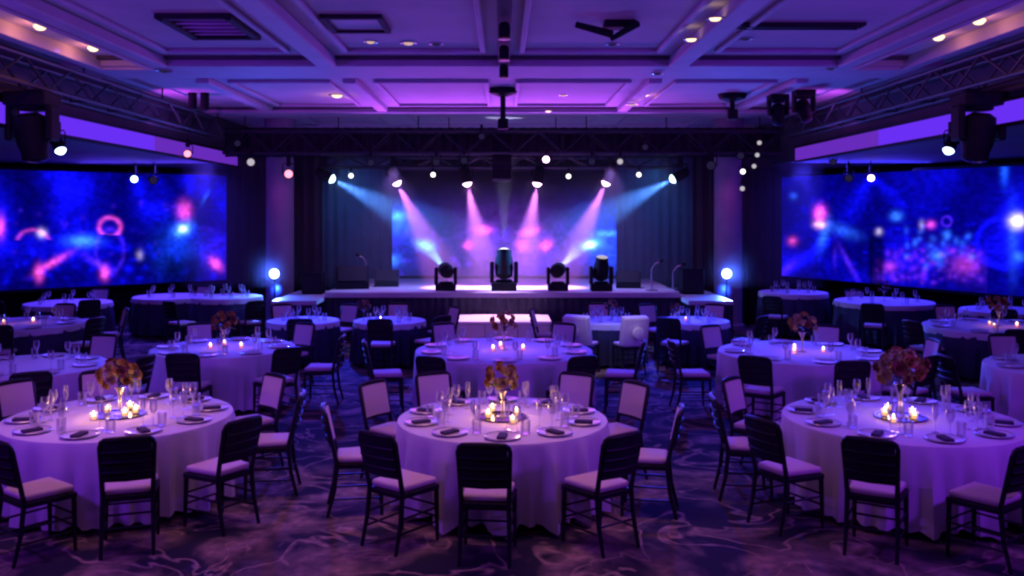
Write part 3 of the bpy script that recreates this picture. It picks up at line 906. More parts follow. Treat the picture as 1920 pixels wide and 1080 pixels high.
for px, py, d, lk, sc, lab, lt in ((1784, 268, 12.4, 'lens_b', 0.85, 'bright blue lamp under the right header', ((0.05, 0.10, 1), 90, 70, 1)),
                                   (1591, 333, 19.5, 'lens_d', 0.9, 'dim lamp at the top left of the right video wall', None),
                                   (1633, 333, 19.5, 'lens_p', 0.8, 'pink white lamp at the top of the right video wall', None),
                                   (1562, 303, 17.0, 'lens_d', 0.6, 'faint lamp under the right cove strip', None)):
    stage_lamp(W(px, py, d), W(px - 60, py + 150, d - 0.5) if lt else (2, 4, 1.4), lk, lab, 'lamps on the right side', sc, light=lt, top=3.72)

# hanging speaker in the middle of the truss
t = thing('hanging_speaker', 'black speaker stack hanging under the middle of the truss', 'speaker', W(941, 318, YT + 0.1))
for k in range(3):
    link('speaker_box', boxmesh('speaker_box', (0, 0.0, 0.22 - k * 0.18), (0.40, 0.3, 0.17), M['metal'], 0.01, Matrix.Rotation(R(-4 * k), 3, 'X')), t)
link('bumper_frame', boxmesh('bumper_frame', (0, 0, 0.34), (0.44, 0.3, 0.05), M['metal'], 0.01), t)

# ------------------------------------------------------------------ moving heads
MH_BASE = MB().box((0, 0, 0.07), (0.42, 0.36, 0.14)).mesh('base', M['metal'], bevel=0.02)
MH_ARM = MB().box((0, 0, 0.30), (0.07, 0.20, 0.36)).mesh('yoke_arm', M['metal'], bevel=0.025)
MH_TURN = MB().lathe([(0.12, 0.13), (0.14, 0.14), (0.14, 0.17), (0.12, 0.18)], 18).mesh('turntable', M['metal'], True)
MH_HEAD = MB().lathe([(0.08, -0.22), (0.14, -0.18), (0.155, -0.05), (0.15, 0.08), (0.125, 0.17), (0.125, 0.24), (0.115, 0.25)], 20).mesh('head', M['metal'], True)
MH_LENS = {k: MB().lathe([(0.0, 0.285), (0.06, 0.275), (0.113, 0.252)], 18, cap0=False, cap1=False).mesh('lens', M[k], True) for k in ('lens_w', 'lens_d', 'lens_b', 'lens_c', 'lens_s')}
M['lens_k'] = mat('dark_lamp_glass', (0.02, 0.02, 0.04), 0.1, noise=(5, 0.2))
MH_LENS['lens_k'] = MB().lathe([(0.0, 0.285), (0.06, 0.275), (0.113, 0.252)], 18, cap0=False, cap1=False).mesh('lens', M['lens_k'], True)


def moving_head(loc, direction, lk, label, scale=1.0, hang=False, group=None, rz=0):
    t = thing('moving_head_light', label, 'stage light', loc, rz, group, rot=(PI if hang else 0, 0, rz), scale=scale)
    link('base', MH_BASE, t)
    link('turntable', MH_TURN, t)
    for s in (-1, 1):
        link('yoke_arm', MH_ARM, t, (s * 0.20, 0, 0))
    d = Vector(direction).normalized()
    if hang:
        d = Vector((d.x, -d.y, -d.z))
    h = link('head', MH_HEAD, t, (0, 0, 0.42), Vector((0, 0, 1)).rotation_difference(d).to_euler())
    link('lens', MH_LENS[lk], h)
    return t


def floor_head(px, D, sc, dirv, lk, label, light=None):
    p = Vector(((px - CX) / F * D, D, ZS))
    moving_head(p, dirv, lk, label, sc, group='moving heads on the stage deck')
    if light:
        d = Vector(dirv).normalized()
        o = p + Vector((0, 0, 0.42 * sc)) + d * 0.3 * sc
        lamp('beam', 'SPOT', o, o + d, light[0], light[1], 0.03, angle=light[2], blend=0.6)


floor_head(836, 18.85, 1.0, (-0.78, 3.75, 0.45), 'lens_w', 'floor moving head casting a white beam to the left', ((0.25, 0.65, 1.0), 9000, 9))
floor_head(1046, 18.85, 1.0, (0.80, 3.75, 0.36), 'lens_w', 'floor moving head casting a white beam to the right', ((0.6, 0.75, 1.0), 9000, 8))
floor_head(945, 18.85, 1.25, (0.0, 0.3, 1.0), 'lens_w', 'large floor moving head shining up at the stage middle', ((0.7, 0.7, 1.0), 500, 18))
floor_head(1127, 18.8, 1.05, (0.05, -0.25, 0.9), 'lens_s', 'round dark moving head at the right of the stage deck')

t = moving_head((5.93, 11.3, 4.10), (-0.1, 0.1, -1), 'lens_k', 'big black moving head hanging from the right side truss', 1.25, True, 'hanging moving heads')
t = moving_head((-5.86, 11.3, 4.10), (0.1, 0.1, -1), 'lens_k', 'big black moving head hanging from the left side truss', 1.25, True, 'hanging moving heads')
t = moving_head((4.65, 15.3, ZC - 0.10), (-0.2, -0.3, -1), 'lens_k', 'black moving head on the ceiling nearer the right rigging pole', 0.75, True, 'hanging moving heads')
t = moving_head((5.15, 15.5, ZC - 0.0), (0.2, -0.3, -1), 'lens_k', 'black moving head on the ceiling next to the right side truss', 0.8, True, 'hanging moving heads')


def hang_spot(px, py, label):
    p = W(px, py, 15.8)
    t = thing('ceiling_spot', label, 'ceiling light', p, 0, 'black cylinder spots')
    link('housing', MB().lathe([(0.05, -0.19), (0.075, -0.17), (0.075, 0.12), (0.06, 0.15)], 14).mesh('housing', M['metal'], True), t)
    link('drop_rod', MB().tube([(0, 0, 0.14), (0, 0, ZC - p.z)], 0.015, 6).mesh('drop_rod', M['metal'], True), t)


hang_spot(361, 186, 'black cylinder spot hanging at the left ceiling edge, outer one')
hang_spot(384, 188, 'black cylinder spot hanging at the left ceiling edge, inner one')

# blue uplights on stands by the columns
for px, nm in ((515, 'left'), (1362, 'right')):
    p = W(px, 513, 19.72)
    t = thing('uplight', f'blinding blue white floodlight on a stand before the {nm} column', 'floodlight', (p.x, p.y, 0), 0, 'blue floodlights by the columns')
    link('pole', MB().tube([(0, 0, 0.02), (0, 0, p.z - 0.1)], 0.02, 8).mesh('pole', M['metal'], True), t)
    for k in range(3):
        a = 2 * PI * k / 3 + 0.4
        link('leg', MB().tube([(0, 0, 0.35), (0.2 * math.cos(a), 0.2 * math.sin(a), 0.02)], 0.014, 6).mesh('leg', M['metal'], True), t)
    b = link('housing', MB().lathe([(0.07, 0.16), (0.115, 0.10), (0.125, -0.08)], 18, axis=(0, 1, 0)).mesh('housing', M['metal'], True), t, (0, 0.05, p.z))
    link('lens', MB().lathe([(0.0, -0.10), (0.07, -0.095), (0.118, -0.075)], 18, cap0=False, cap1=False, axis=(0, 1, 0)).mesh('lens', M['lens_b'], True), b)
    lamp('flood', 'SPOT', (p.x, p.y - 0.12, p.z), (p.x * 0.9, 8, 3.0), (0.05, 0.12, 1.0), 1100, 0.06, angle=100, blend=1)
    lamp('flood_up', 'SPOT', (p.x, p.y + 0.18, p.z - 0.3), (p.x * 1.02, 20.3, 0.8), (0.01, 0.05, 1.0), 70, 0.05, angle=85, blend=1)
# purple column washes
for x in (-4.75, 4.85):
    lamp('column_wash', 'SPOT', (x, 19.3, 3.55), (x * 1.03, 20.2, 1.9), (0.55, 0.04, 0.55), 18, 0.08, angle=90, blend=1)


# ------------------------------------------------------------------ stage bits
def wedge(px, py, D, label, sc=1.0, rz=0.0):
    p = W(px, py, D)
    t = thing('stage_monitor', label, 'speaker', (p.x, p.y, ZS), rz, 'stage monitors', scale=sc)
    mb = MB()
    pr = [(-0.2, 0.0), (0.2, 0.0), (0.2, 0.34), (0.05, 0.40), (-0.2, 0.12)]
    vs = [(-0.29, y, z) for y, z in pr] + [(0.29, y, z) for y, z in pr]
    n = len(pr)
    mb.add(vs, [tuple(range(n)), tuple(range(n, 2 * n))[::-1]] + [(k, (k + 1) % n, (k + 1) % n + n, k + n) for k in range(n)])
    link('cabinet', mb.mesh('cabinet', M['metal'], bevel=0.01), t)
    g = MB().box((0, -0.09, 0.27), (0.5, 0.012, 0.32), Matrix.Rotation(R(-42), 3, 'X')).mesh('grille', M['slot'])
    link('grille', g, t)
    link('handle', boxmesh('handle', (0.295, 0.06, 0.2), (0.012, 0.12, 0.04), M['chrome'], 0.004), t)


wedge(660, 540, 19.3, 'black wedge stage monitor at the left end of the stage', 1.2, 0.2)
wedge(725, 536, 19.9, 'black wedge stage monitor left of the white beam head', 0.9, 0.1)
wedge(1178, 538, 19.5, 'black wedge stage monitor right of the round dark moving head', 0.9, -0.1)


def mic_stand(px, D, label, h=0.62, lean=0.2):
    x = (px - CX) / F * D
    t = thing('microphone_stand', label, 'microphone stand', (x, D, ZS), 0, 'microphone stands')
    link('base', MB().lathe([(0.13, 0.0), (0.13, 0.015), (0.03, 0.03)], 16).mesh('base', M['chrome'], True), t)
    link('pole', MB().tube([(0, 0, 0.02), (0, 0, h)], 0.016, 8).mesh('pole', M['chrome'], True), t)
    link('boom', MB().tube([(0, 0, h), (lean * 0.5, -0.03, h + 0.12), (lean, -0.05, h + 0.14)], 0.014, 6).mesh('boom', M['chrome'], True), t)
    link('microphone', MB().lathe([(0.012, -0.06), (0.02, 0.0), (0.034, 0.02), (0.034, 0.06), (0.015, 0.08)], 10, axis=(lean, -0.1, 0.1)).mesh('microphone', M['metal'], True), t, (lean, -0.05, h + 0.15))


mic_stand(1222, 18.8, 'boom microphone stand on the right of the stage', 0.45, 0.16)
mic_stand(1262, 19.2, 'boom microphone stand nearest the right teal curtain', 0.36, 0.18)
mic_stand(686, 20.4, 'boom microphone stand behind the left stage monitors', 0.5, -0.15)
t = thing('stage_speaker', 'black stage speaker box standing at the left wing', 'speaker', (-4.0, 19.2, 0.90))
link('cabinet', boxmesh('cabinet', (0, 0, 0.22), (0.42, 0.4, 0.44), M['metal'], 0.015), t)
link('grille', boxmesh('grille', (0, -0.205, 0.22), (0.36, 0.012, 0.38), M['slot']), t)
t = thing('stage_speaker', 'black stage speaker box standing at the right wing', 'speaker', (4.0, 19.2, 0.90))
link('cabinet', boxmesh('cabinet', (0, 0, 0.26), (0.46, 0.4, 0.52), M['metal'], 0.015), t)
link('grille', boxmesh('grille', (0, -0.205, 0.26), (0.4, 0.012, 0.46), M['slot']), t)

# ------------------------------------------------------------------ furniture meshes
def slab(prof_fn, nu, thick):
    pass


def curved_panel(w, z0, z1, y_at, thick, bow, m, name, nu=6, nv=3):
    """upright panel bowed backwards in plan, following the post's lean y_at(z)"""
    mb = MB()
    vs = []
    for k, off in enumerate((0.0, -thick)):
        for j in range(nv + 1):
            z = z0 + (z1 - z0) * j / nv
            for i in range(nu + 1):
                u = i / nu * 2 - 1
                vs.append((u * w / 2, y_at(z) - bow * (1 - u * u) + off, z))
    n = (nu + 1) * (nv + 1)
    fs = []
    w1 = nu + 1
    for j in range(nv):
        for i in range(nu):
            a = j * w1 + i
            fs.append((a, a + 1, a + 1 + w1, a + w1))
            fs.append((a + n, a + w1 + n, a + 1 + w1 + n, a + 1 + n))
    rim = [i for i in range(w1)] + [j * w1 + nu for j in range(1, nv + 1)] + [nv * w1 + i for i in range(nu - 1, -1, -1)] + [j * w1 for j in range(nv - 1, 0, -1)]
    for k in range(len(rim)):
        a, b = rim[k], rim[(k + 1) % len(rim)]
        fs.append((a, b, b + n, a + n))
    mb.add(vs, fs)
    return mb.mesh(name, m, True)


YB_ = lambda z: -0.19 - max(0.0, z - 0.45) * 0.22          # lean of the back


def chair_specs():
    sp = []
    fr = M['frame']
    vs = [(-0.21, 0.20, 0), (0.21, 0.20, 0), (0.18, -0.20, 0), (-0.18, -0.20, 0)]
    mb = MB().add([(x, y, 0.405) for x, y, _ in vs] + [(x, y, 0.45) for x, y, _ in vs], [(0, 1, 2, 3), (7, 6, 5, 4), (0, 4, 5, 1), (1, 5, 6, 2), (2, 6, 7, 3), (3, 7, 4, 0)])
    sp.append(('seat_frame', mb.mesh('seat_frame', fr, bevel=0.008)))
    mb = MB().add([(x * 0.94, y * 0.94, 0.452) for x, y, _ in vs] + [(x * 0.94, y * 0.94, 0.505) for x, y, _ in vs], [(0, 1, 2, 3), (7, 6, 5, 4), (0, 4, 5, 1), (1, 5, 6, 2), (2, 6, 7, 3), (3, 7, 4, 0)])
    me = mb.mesh('seat_cushion', M['pad'], bevel=0.022, seg=3)
    me.shade_smooth()
    sp.append(('seat_cushion', me))
    for s in (-1, 1):
        sp.append(('leg', MB().tube([(s * 0.19, 0.18, 0.43), (s * 0.192, 0.185, 0.22), (s * 0.195, 0.19, 0.0)], [0.020, 0.018, 0.013], 8).mesh('leg', fr, True)))
        pts = [(s * 0.185, -0.27, 0.0), (s * 0.182, -0.215, 0.22), (s * 0.178, -0.19, 0.45), (s * 0.185, YB_(0.65), 0.65), (s * 0.194, YB_(0.85), 0.85), (s * 0.185, YB_(0.89), 0.885), (s * 0.155, YB_(0.91) - 0.012, 0.908)]
        sp.append(('back_post', MB().tube(pts, [0.014, 0.018, 0.020, 0.018, 0.017, 0.017, 0.016], 8).mesh('back_post', fr, True)))
    pts = [(-0.165, YB_(0.90) - 0.01, 0.903), (-0.1, YB_(0.9) - 0.022, 0.905), (0, YB_(0.9) - 0.03, 0.908), (0.1, YB_(0.9) - 0.022, 0.905), (0.165, YB_(0.9) - 0.01, 0.903)]
    sp.append(('top_rail', MB().tube(pts, [0.018, 0.022, 0.023, 0.022, 0.018], 8).mesh('top_rail', fr, True)))
    sp.append(('back_pad', curved_panel(0.345, 0.595, 0.885, lambda z: YB_(z) + 0.016, 0.022, 0.024, M['pad'], 'back_pad')))
    sp.append(('back_cover', curved_panel(0.35, 0.59, 0.89, lambda z: YB_(z) - 0.007, 0.012, 0.025, M['chairback'], 'back_cover')))
    for z in (0.65, 0.73, 0.81):
        pts = [(u * 0.18, YB_(z) - 0.026 - 0.025 * (1 - u * u), z) for u in (-1, -0.5, 0, 0.5, 1)]
        sp.append(('slat', MB().tube(pts, 0.011, 6).mesh('slat', fr, True)))
    sp.append(('lower_rail', MB().tube([(-0.18, YB_(0.585), 0.582), (0, YB_(0.585) - 0.028, 0.582), (0.18, YB_(0.585), 0.582)], 0.014, 6).mesh('lower_rail', fr, True)))
    for s in (-1, 1):
        for z in (0.15, 0.26):
            sp.append(('stretcher', MB().tube([(s * 0.192, 0.187, z), (s * 0.183, -0.21 - (0.22 - z) * 0.2, z)], 0.009, 6).mesh('stretcher', fr, True)))
    for z in (0.19, 0.28):
        sp.append(('stretcher', MB().tube([(-0.192, 0.186, z), (0.192, 0.186, z)], 0.009, 6).mesh('stretcher', fr, True)))
    sp.append(('stretcher', MB().tube([(-0.183, -0.215, 0.21), (0.183, -0.215, 0.21)], 0.009, 6).mesh('stretcher', fr, True)))
    return sp


CHAIR = chair_specs()
mb = MB().box((0, -0.245, 0.72), (0.44, 0.17, 0.48), Matrix.Rotation(R(12), 3, 'X'))
SLIP = mb.mesh('slip_cover', M['whitecover'], bevel=0.035, seg=3)
SLIP.shade_smooth()
mb = MB()
mb.lathe([(0.005, 0.0), (0.05, 0.012), (0.062, 0.04), (0.05, 0.068), (0.005, 0.08)], 12, axis=(0, -1, 0))
BOW = mb.mesh('bow', M['whitecover'], True)


def chair(loc, face, label, group, cover=False):
    """face: direction in plan that the sitter looks"""
    rz = math.atan2(-face[0], face[1])
    t = thing('banquet_chair', label, 'chair', (loc[0], loc[1], 0), rz, group)
    for n, me in CHAIR:
        link(n, me, t)
    if cover:
        link('slip_cover', SLIP, t)
        link('bow', BOW, t, (0.0, -0.335, 0.70), scale=1.7)
    return t


def cloth_mesh(r, nth, nz, seed, h=0.752, hem=0.05, m='cloth', name='tablecloth', dr=0.0):
    g = random.Random(seed)
    n1 = g.randint(15, 18)
    ph = [g.uniform(0, 6.28) for _ in range(5)]
    mb = MB()
    vs = [(0, 0, h)]
    r = r + dr
    drop = h - 0.03 - hem
    rings = [(r * 0.5, h), (r - 0.03, h), (r - 0.008, h - 0.006), (r, h - 0.03)] + [(r, h - 0.03 - drop * (j + 1) / nz) for j in range(nz)]
    for q, (rr, z) in enumerate(rings):
        d = max(0.0, (h - 0.03 - z) / h)
        for k in range(nth):
            a = 2 * PI * k / nth
            w = math.sin(n1 * a + ph[0] + 1.1 * math.sin(3 * a + ph[1]))
            w = 1.7 * ((0.5 + 0.5 * w) ** 2.2) - 0.7
            f = w * (0.65 + 0.35 * math.sin(2 * a + ph[3])) + 0.35 * math.sin(2.37 * n1 * a + ph[2])
            rad = rr + d ** 0.7 * (0.015 + 0.105 * f)
            zz = z - (0.035 * (f - 0.3) * d if q == len(rings) - 1 else 0)
            vs.append((rad * math.cos(a), rad * math.sin(a), max(0.008, zz)))
    fs = [(0, 1 + k, 1 + (k + 1) % nth) for k in range(nth)]
    for q in range(len(rings) - 1):
        for k in range(nth):
            a, b = 1 + q * nth + k, 1 + q * nth + (k + 1) % nth
            fs.append((a, a + nth, b + nth, b))
    mb.add(vs, fs)
    return mb.mesh(name, M[m], True)


TT = MB().lathe([(0.985, 0.715), (1.0, 0.72), (1.0, 0.742), (0.985, 0.746)], 40).mesh('tabletop', M['wood'], True)
TLEG = MB().tube([(0, 0, 0), (0, 0, 0.715)], 0.02, 8).mesh('leg', M['metal'], True)
PLATE = MB().lathe([(0.0, 0.006), (0.085, 0.006), (0.095, 0.010), (0.135, 0.017), (0.150, 0.020), (0.150, 0.015), (0.10, 0.002), (0.0, 0.0)], 24, cap0=False, cap1=False).mesh('dinner_plate', M['china'], True)
PLATE_RIM = MB().lathe([(0.139, 0.019), (0.149, 0.022), (0.152, 0.019)], 24, cap0=False, cap1=False).mesh('rim', M['chrome'], True)
NAPKIN = MB().box((0, 0, 0.012), (0.075, 0.16, 0.024)).mesh('napkin', M['napkin'], bevel=0.006)
WINE = MB().lathe([(0.034, 0.0), (0.033, 0.004), (0.006, 0.010), (0.004, 0.05), (0.0045, 0.095), (0.022, 0.115), (0.036, 0.15), (0.037, 0.18), (0.030, 0.225), (0.0285, 0.225), (0.035, 0.18), (0.034, 0.152), (0.02, 0.119), (0.0, 0.108)], 14, cap1=False).mesh('wine_glass', M['glass'], True)
FLUTE = MB().lathe([(0.030, 0.0), (0.029, 0.004), (0.005, 0.010), (0.004, 0.09), (0.014, 0.115), (0.023, 0.16), (0.024, 0.20), (0.020, 0.25), (0.0188, 0.25), (0.0225, 0.2), (0.0215, 0.16), (0.0, 0.11)], 12, cap1=False).mesh('champagne_flute', M['glass'], True)
TUMB = MB().lathe([(0.028, 0.0), (0.036, 0.004), (0.040, 0.12), (0.038, 0.12), (0.034, 0.010), (0.0, 0.009)], 14, cap1=False).mesh('water_tumbler', M['glass'], True)
TRAY = MB().lathe([(0.20, 0.0), (0.215, 0.004), (0.22, 0.014), (0.20, 0.014), (0.195, 0.006), (0.0, 0.006)], 28, cap1=False).mesh('tray', M['tray'], True)
CUP = MB().lathe([(0.028, 0.0), (0.036, 0.004), (0.040, 0.075), (0.038, 0.075), (0.034, 0.010), (0.0, 0.009)], 14, cap1=False).mesh('glass_cup', M['glass'], True)
WAX = {k: MB().lathe([(0.0, 0.011), (0.031, 0.011), (0.033, 0.045), (0.0, 0.043)], 12, cap0=False, cap1=False).mesh('wax', M[k], True) for k in ('wax', 'pinkwax')}
FLAME = MB().lathe([(0.0, 0.046), (0.008, 0.056), (0.010, 0.066), (0.006, 0.082), (0.0, 0.098)], 8, cap0=False, cap1=False).mesh('flame', M['flame'], True)


def flower_mesh(m, seed):
    g = random.Random(seed)
    mb = MB()
    vs, fs = [], []
    for ringn, (n, r, tilt) in enumerate(((6, 0.050, 0.25), (5, 0.038, 0.7), (4, 0.022, 1.15))):
        for k in range(n):
            a = 2 * PI * k / n + ringn * 0.5 + g.uniform(-0.1, 0.1)
            d = Vector((math.cos(a), math.sin(a), 0))
            s = Vector((-math.sin(a), math.cos(a), 0))
            b = len(vs)
            up = math.sin(tilt)
            out = math.cos(tilt)
            for (f, w, c) in ((0.1, 0.25, 0.0), (0.55, 0.62, -0.1), (0.9, 0.5, 0.05), (1.02, 0.12, 0.12)):
                p = d * (r * f * out) + Vector((0, 0, r * f * up + r * c + 0.01 * ringn))
                vs.append(p - s * r * w)
                vs.append(p + s * r * w)
            for q in range(3):
                fs.append((b + 2 * q, b + 2 * q + 1, b + 2 * q + 3, b + 2 * q + 2))
    mb.add(vs, fs)
    mb.lathe([(0.014, -0.012), (0.022, 0.0), (0.016, 0.018), (0.004, 0.024)], 6)
    return mb.mesh('flower', m, True)


FLOWERS = {k: [flower_mesh(M[k], i) for i in range(2)] for k in ('petal_o', 'petal_r', 'petal_c')}
LEAF = MB().add([(0, 0, 0), (-0.02, 0.035, 0.008), (0, 0.04, 0.0), (0.02, 0.035, 0.008), (-0.014, 0.075, 0.004), (0, 0.08, -0.004), (0.014, 0.075, 0.004), (0, 0.11, -0.012)],
                [(0, 2, 1), (0, 3, 2), (1, 2, 5, 4), (2, 3, 6, 5), (4, 5, 7), (5, 6, 7)]).mesh('leaf', M['leaf'], True)
VASE = MB().lathe([(0.055, 0.0), (0.055, 0.008), (0.014, 0.02), (0.012, 0.16), (0.03, 0.22), (0.05, 0.25), (0.046, 0.25), (0.026, 0.22), (0.0, 0.17)], 16, cap1=False).mesh('vase', M['vase'], True)


def bouquet(loc, label, pal, size=1.0, n=16, seed=0, ball=True, zc=0.36, rb=0.15):
    t = thing('flower_centrepiece', label, 'flowers', loc, 0, 'flower centrepieces on the tables', scale=size)
    g = random.Random(seed)
    link('vase', VASE, t)
    for k in range(3):
        a = k * 2.1
        link('stem', MB().tube([(0.004 * math.cos(a), 0.004 * math.sin(a), 0.12), (0.02 * math.cos(a), 0.02 * math.sin(a), 0.27), (0.07 * math.cos(a), 0.07 * math.sin(a), zc)], 0.004, 5).mesh('stem', M['stem'], True), t)
    for k in range(n):
        z = 1 - 1.55 * (k + 0.5) / n
        a = k * 2.39996 + seed
        rr = math.sqrt(max(0, 1 - z * z))
        d = Vector((rr * math.cos(a), rr * math.sin(a), z))
        j = g.uniform(0.80, 1.12)
        o = link('flower', g.choice(FLOWERS[g.choice(pal)]), t, Vector((0, 0, zc)) + Vector((d.x * rb, d.y * rb, d.z * rb * 0.82)) * j,
                 Vector((0, 0, 1)).rotation_difference(d).to_euler(), g.uniform(0.8, 1.25))
    for k in range(10):
        a = k * 0.63 + seed
        o = link('leaf', LEAF, t, (0.05 * math.cos(a), 0.05 * math.sin(a), zc - 0.09 + g.uniform(-0.02, 0.09)), (g.uniform(-0.5, 0.6), g.uniform(-0.4, 0.4), a - PI / 2), g.uniform(0.9, 1.4))
    return t


def candle(loc, label, pink=False, light=0.0, scale=1.0):
    t = thing('votive_candle', label, 'candle', loc, 0, 'votive candles on the tables', scale=scale)
    link('glass_cup', CUP, t)
    w = link('wax', WAX['pinkwax' if pink else 'wax'], t)
    link('flame', FLAME, t)
    if light:
        lamp('candle_light', 'POINT', (0, 0, 0.10), None, (1.0, 0.20, 0.12) if pink else (1.0, 0.42, 0.12), light, 0.012, parent=t)
    return t


HOURS = ['twelve', 'one', 'two', 'three', 'four', 'five', 'six', 'seven', 'eight', 'nine', 'ten', 'eleven']


def hour(phi):
    return HOURS[int(round(6 - phi / 30)) % 12]


ZT = 0.754
CLOTHS = {}


def table(key, phrase, c, r, chairs, settings, seed, h=0.0, flowers=None, candles=0, pink=False, clight=0.0, detail=2, tray=False, cr=None, covers=(), twist={}):
    """key: short note; phrase: how labels name this table; chairs: angles from the camera side, positive to the right"""
    cx, cy_ = c
    q = Vector((cx, cy_, 0))
    k = 1.0 + h / 0.75
    t = thing('round_table', f'round wooden table hidden under the cloth of the {phrase}', 'table', q, 0, 'round banquet tables')
    link('tabletop', TT, t, scale=(r - 0.02, r - 0.02, k))
    for a in range(4):
        link('leg', TLEG, t, (0.55 * r * math.cos(a * PI / 2 + 0.78), 0.55 * r * math.sin(a * PI / 2 + 0.78), 0), scale=(1, 1, k))
    nth, nz = ((160, 7), (110, 5), (72, 3))[2 - detail]
    if key[0] in 'CD':
        cl = thing('tablecloth', f'pale topper cloth over a navy shade-darkened skirt on the {phrase}', 'tablecloth', q, 0, 'dark skirted tablecloths')
        link('topper', cloth_mesh(r, nth, 2, seed, 0.752 + h, 0.65 + h, dr=0.004), cl)
        link('table_skirt', cloth_mesh(r - 0.006, nth, nz, seed + 50, 0.748 + h, m='navy_shade', name='table_skirt'), cl)  # navy linen by the stage; on back tables its dark colour is painted shade
    else:
        cl = link('tablecloth', cloth_mesh(r, nth, nz, seed, 0.752 + h), None, q)
        tag(cl, f'floor length pale tablecloth draped over the {phrase}', 'tablecloth', 'pale floor length tablecloths')
    zt = ZT + h

    def at(phi, rad):
        a = R(phi)
        return Vector((cx + rad * math.sin(a), cy_ - rad * math.cos(a), 0))

    cr = cr or r + 0.37
    for phi in chairs:
        p = at(phi, cr)
        if any(k2 != key and (p - Vector((*c2, 0))).length < r2 + 0.34 for k2, c2, r2 in SPOTS) or any((p - u).length < 0.46 for u in SEATS):
            continue
        SEATS.append(p)
        f = (q - p).normalized()
        tw = R(twist.get(phi, 0))
        f = Vector((f.x * math.cos(tw) + f.y * math.sin(tw), -f.x * math.sin(tw) + f.y * math.cos(tw), 0))
        cv = phi in covers
        chair(p, f.normalized(), ('white bow tied chair' if cv else 'dark ivory-seated chair') + f" at {hour(phi)} o'clock of the {phrase}", 'banquet chairs around the tables', cv)
    for phi, what in settings:
        hr = hour(phi)
        g = random.Random(seed * 100 + int(phi))
        p = at(phi, r - 0.20)
        rz = R(phi)
        if 'p' in what:
            t = thing('dinner_plate', f"white charger plate at the {hr} o'clock place of the {phrase}", 'plate', (p.x, p.y, zt), 0, 'plates on the tables')
            link('well', PLATE, t)
            link('rim', PLATE_RIM, t)
            if 'n' in what:
                n = link('napkin', NAPKIN, None, (p.x, p.y, zt + 0.0065), (0, 0, rz + g.uniform(-0.15, 0.15)))
                tag(n, f"folded dark napkin on the {hr} o'clock plate of the {phrase}", 'napkin', 'napkins on the plates')
        side = Vector((math.cos(rz), math.sin(rz), 0))
        inw = (q - p).normalized()
        for ch, nm, me, off, lab in (('w', 'wine_glass', WINE, (0.13, 0.19), 'stemmed wine glass'), ('f', 'champagne_flute', FLUTE, (0.05, 0.25), 'slender champagne flute'), ('t', 'water_tumbler', TUMB, (0.20, 0.13), 'clear water tumbler')):
            if ch in what:
                pp = p + side * (off[0] + g.uniform(-0.015, 0.015)) + inw * (off[1] + g.uniform(-0.02, 0.02))
                o = link(nm, me, None, (pp.x, pp.y, zt))
                tag(o, f"{lab} at the {hr} o'clock place of the {phrase}", 'glass', 'glasses on the tables')
    z2 = zt
    if tray:
        o = link('mirror_tray', TRAY, None, (cx, cy_, zt))
        tag(o, f'round black mirror tray under the candles of the {phrase}', 'tray', 'centrepiece trays')
    if flowers:
        lab, pal, size, n, dx = flowers
        bouquet((cx + dx, cy_, zt + (0.007 if tray else 0)), f'{lab} on the {phrase}', pal, size, n, seed)
    for j in range(candles):
        a = 2 * PI * j / max(1, candles) + (0.35 if tray else 3.9)
        rad = 0.27 if j % 2 else (0.135 if tray else 0.2)
        p = Vector((cx + rad * math.cos(a), cy_ + rad * math.sin(a) * 0.9, zt + (0.007 if tray and not j % 2 else 0)))
        hr = HOURS[int(round((PI / 2 - a) / (PI / 6))) % 12]
        candle(p, f"lit {'pink' if pink else 'amber'} votive candle at centre {hr} o'clock of the {phrase}", pink, clight, 0.85)


GOLD = ('petal_o', 'petal_c', 'petal_o')
RUST = ('petal_o', 'petal_r', 'petal_c')
ALL = [(a, 'pnwft') for a in (0, 36, 72, 108, 144, 180, -144, -108, -72, -36)]
HALF = [(a, 'pwt') for a in (0, 45, 90, 135, 180, -135, -90, -45)]
FAR = [(a, 'wt') for a in (0, 60, 120, 180, -120, -60)]

SEATS = []
SPOTS = [('T2', (0.0, 8.2), 0.95), ('T1', (-3.5, 8.3), 1.0), ('T3', (3.6, 8.2), 1.03), ('BL', (-3.84, 12.5), 0.97), ('BLL', (-5.8, 11.0), 0.95), ('BC', (0.02, 12.3), 1.2), ('BR', (4.0, 12.1), 1.1), ('BRR', (6.95, 10.9), 1.05), ('CL', (-8.15, 15.2), 1.05), ('C2', (-3.45, 15.7), 0.62), ('C3', (-1.95, 15.7), 0.62), ('C4', (1.8, 15.7), 0.62), ('C5', (3.3, 15.7), 0.62), ('CR', (8.1, 14.8), 1.15), ('D1', (-9.0, 18.8), 0.85), ('D2', (-7.15, 19.6), 0.8), ('D3', (-5.6, 18.45), 0.7), ('D4', (6.25, 19.5), 0.72), ('D5', (7.7, 18.3), 0.95), ('D6', (9.55, 17.2), 0.8)]

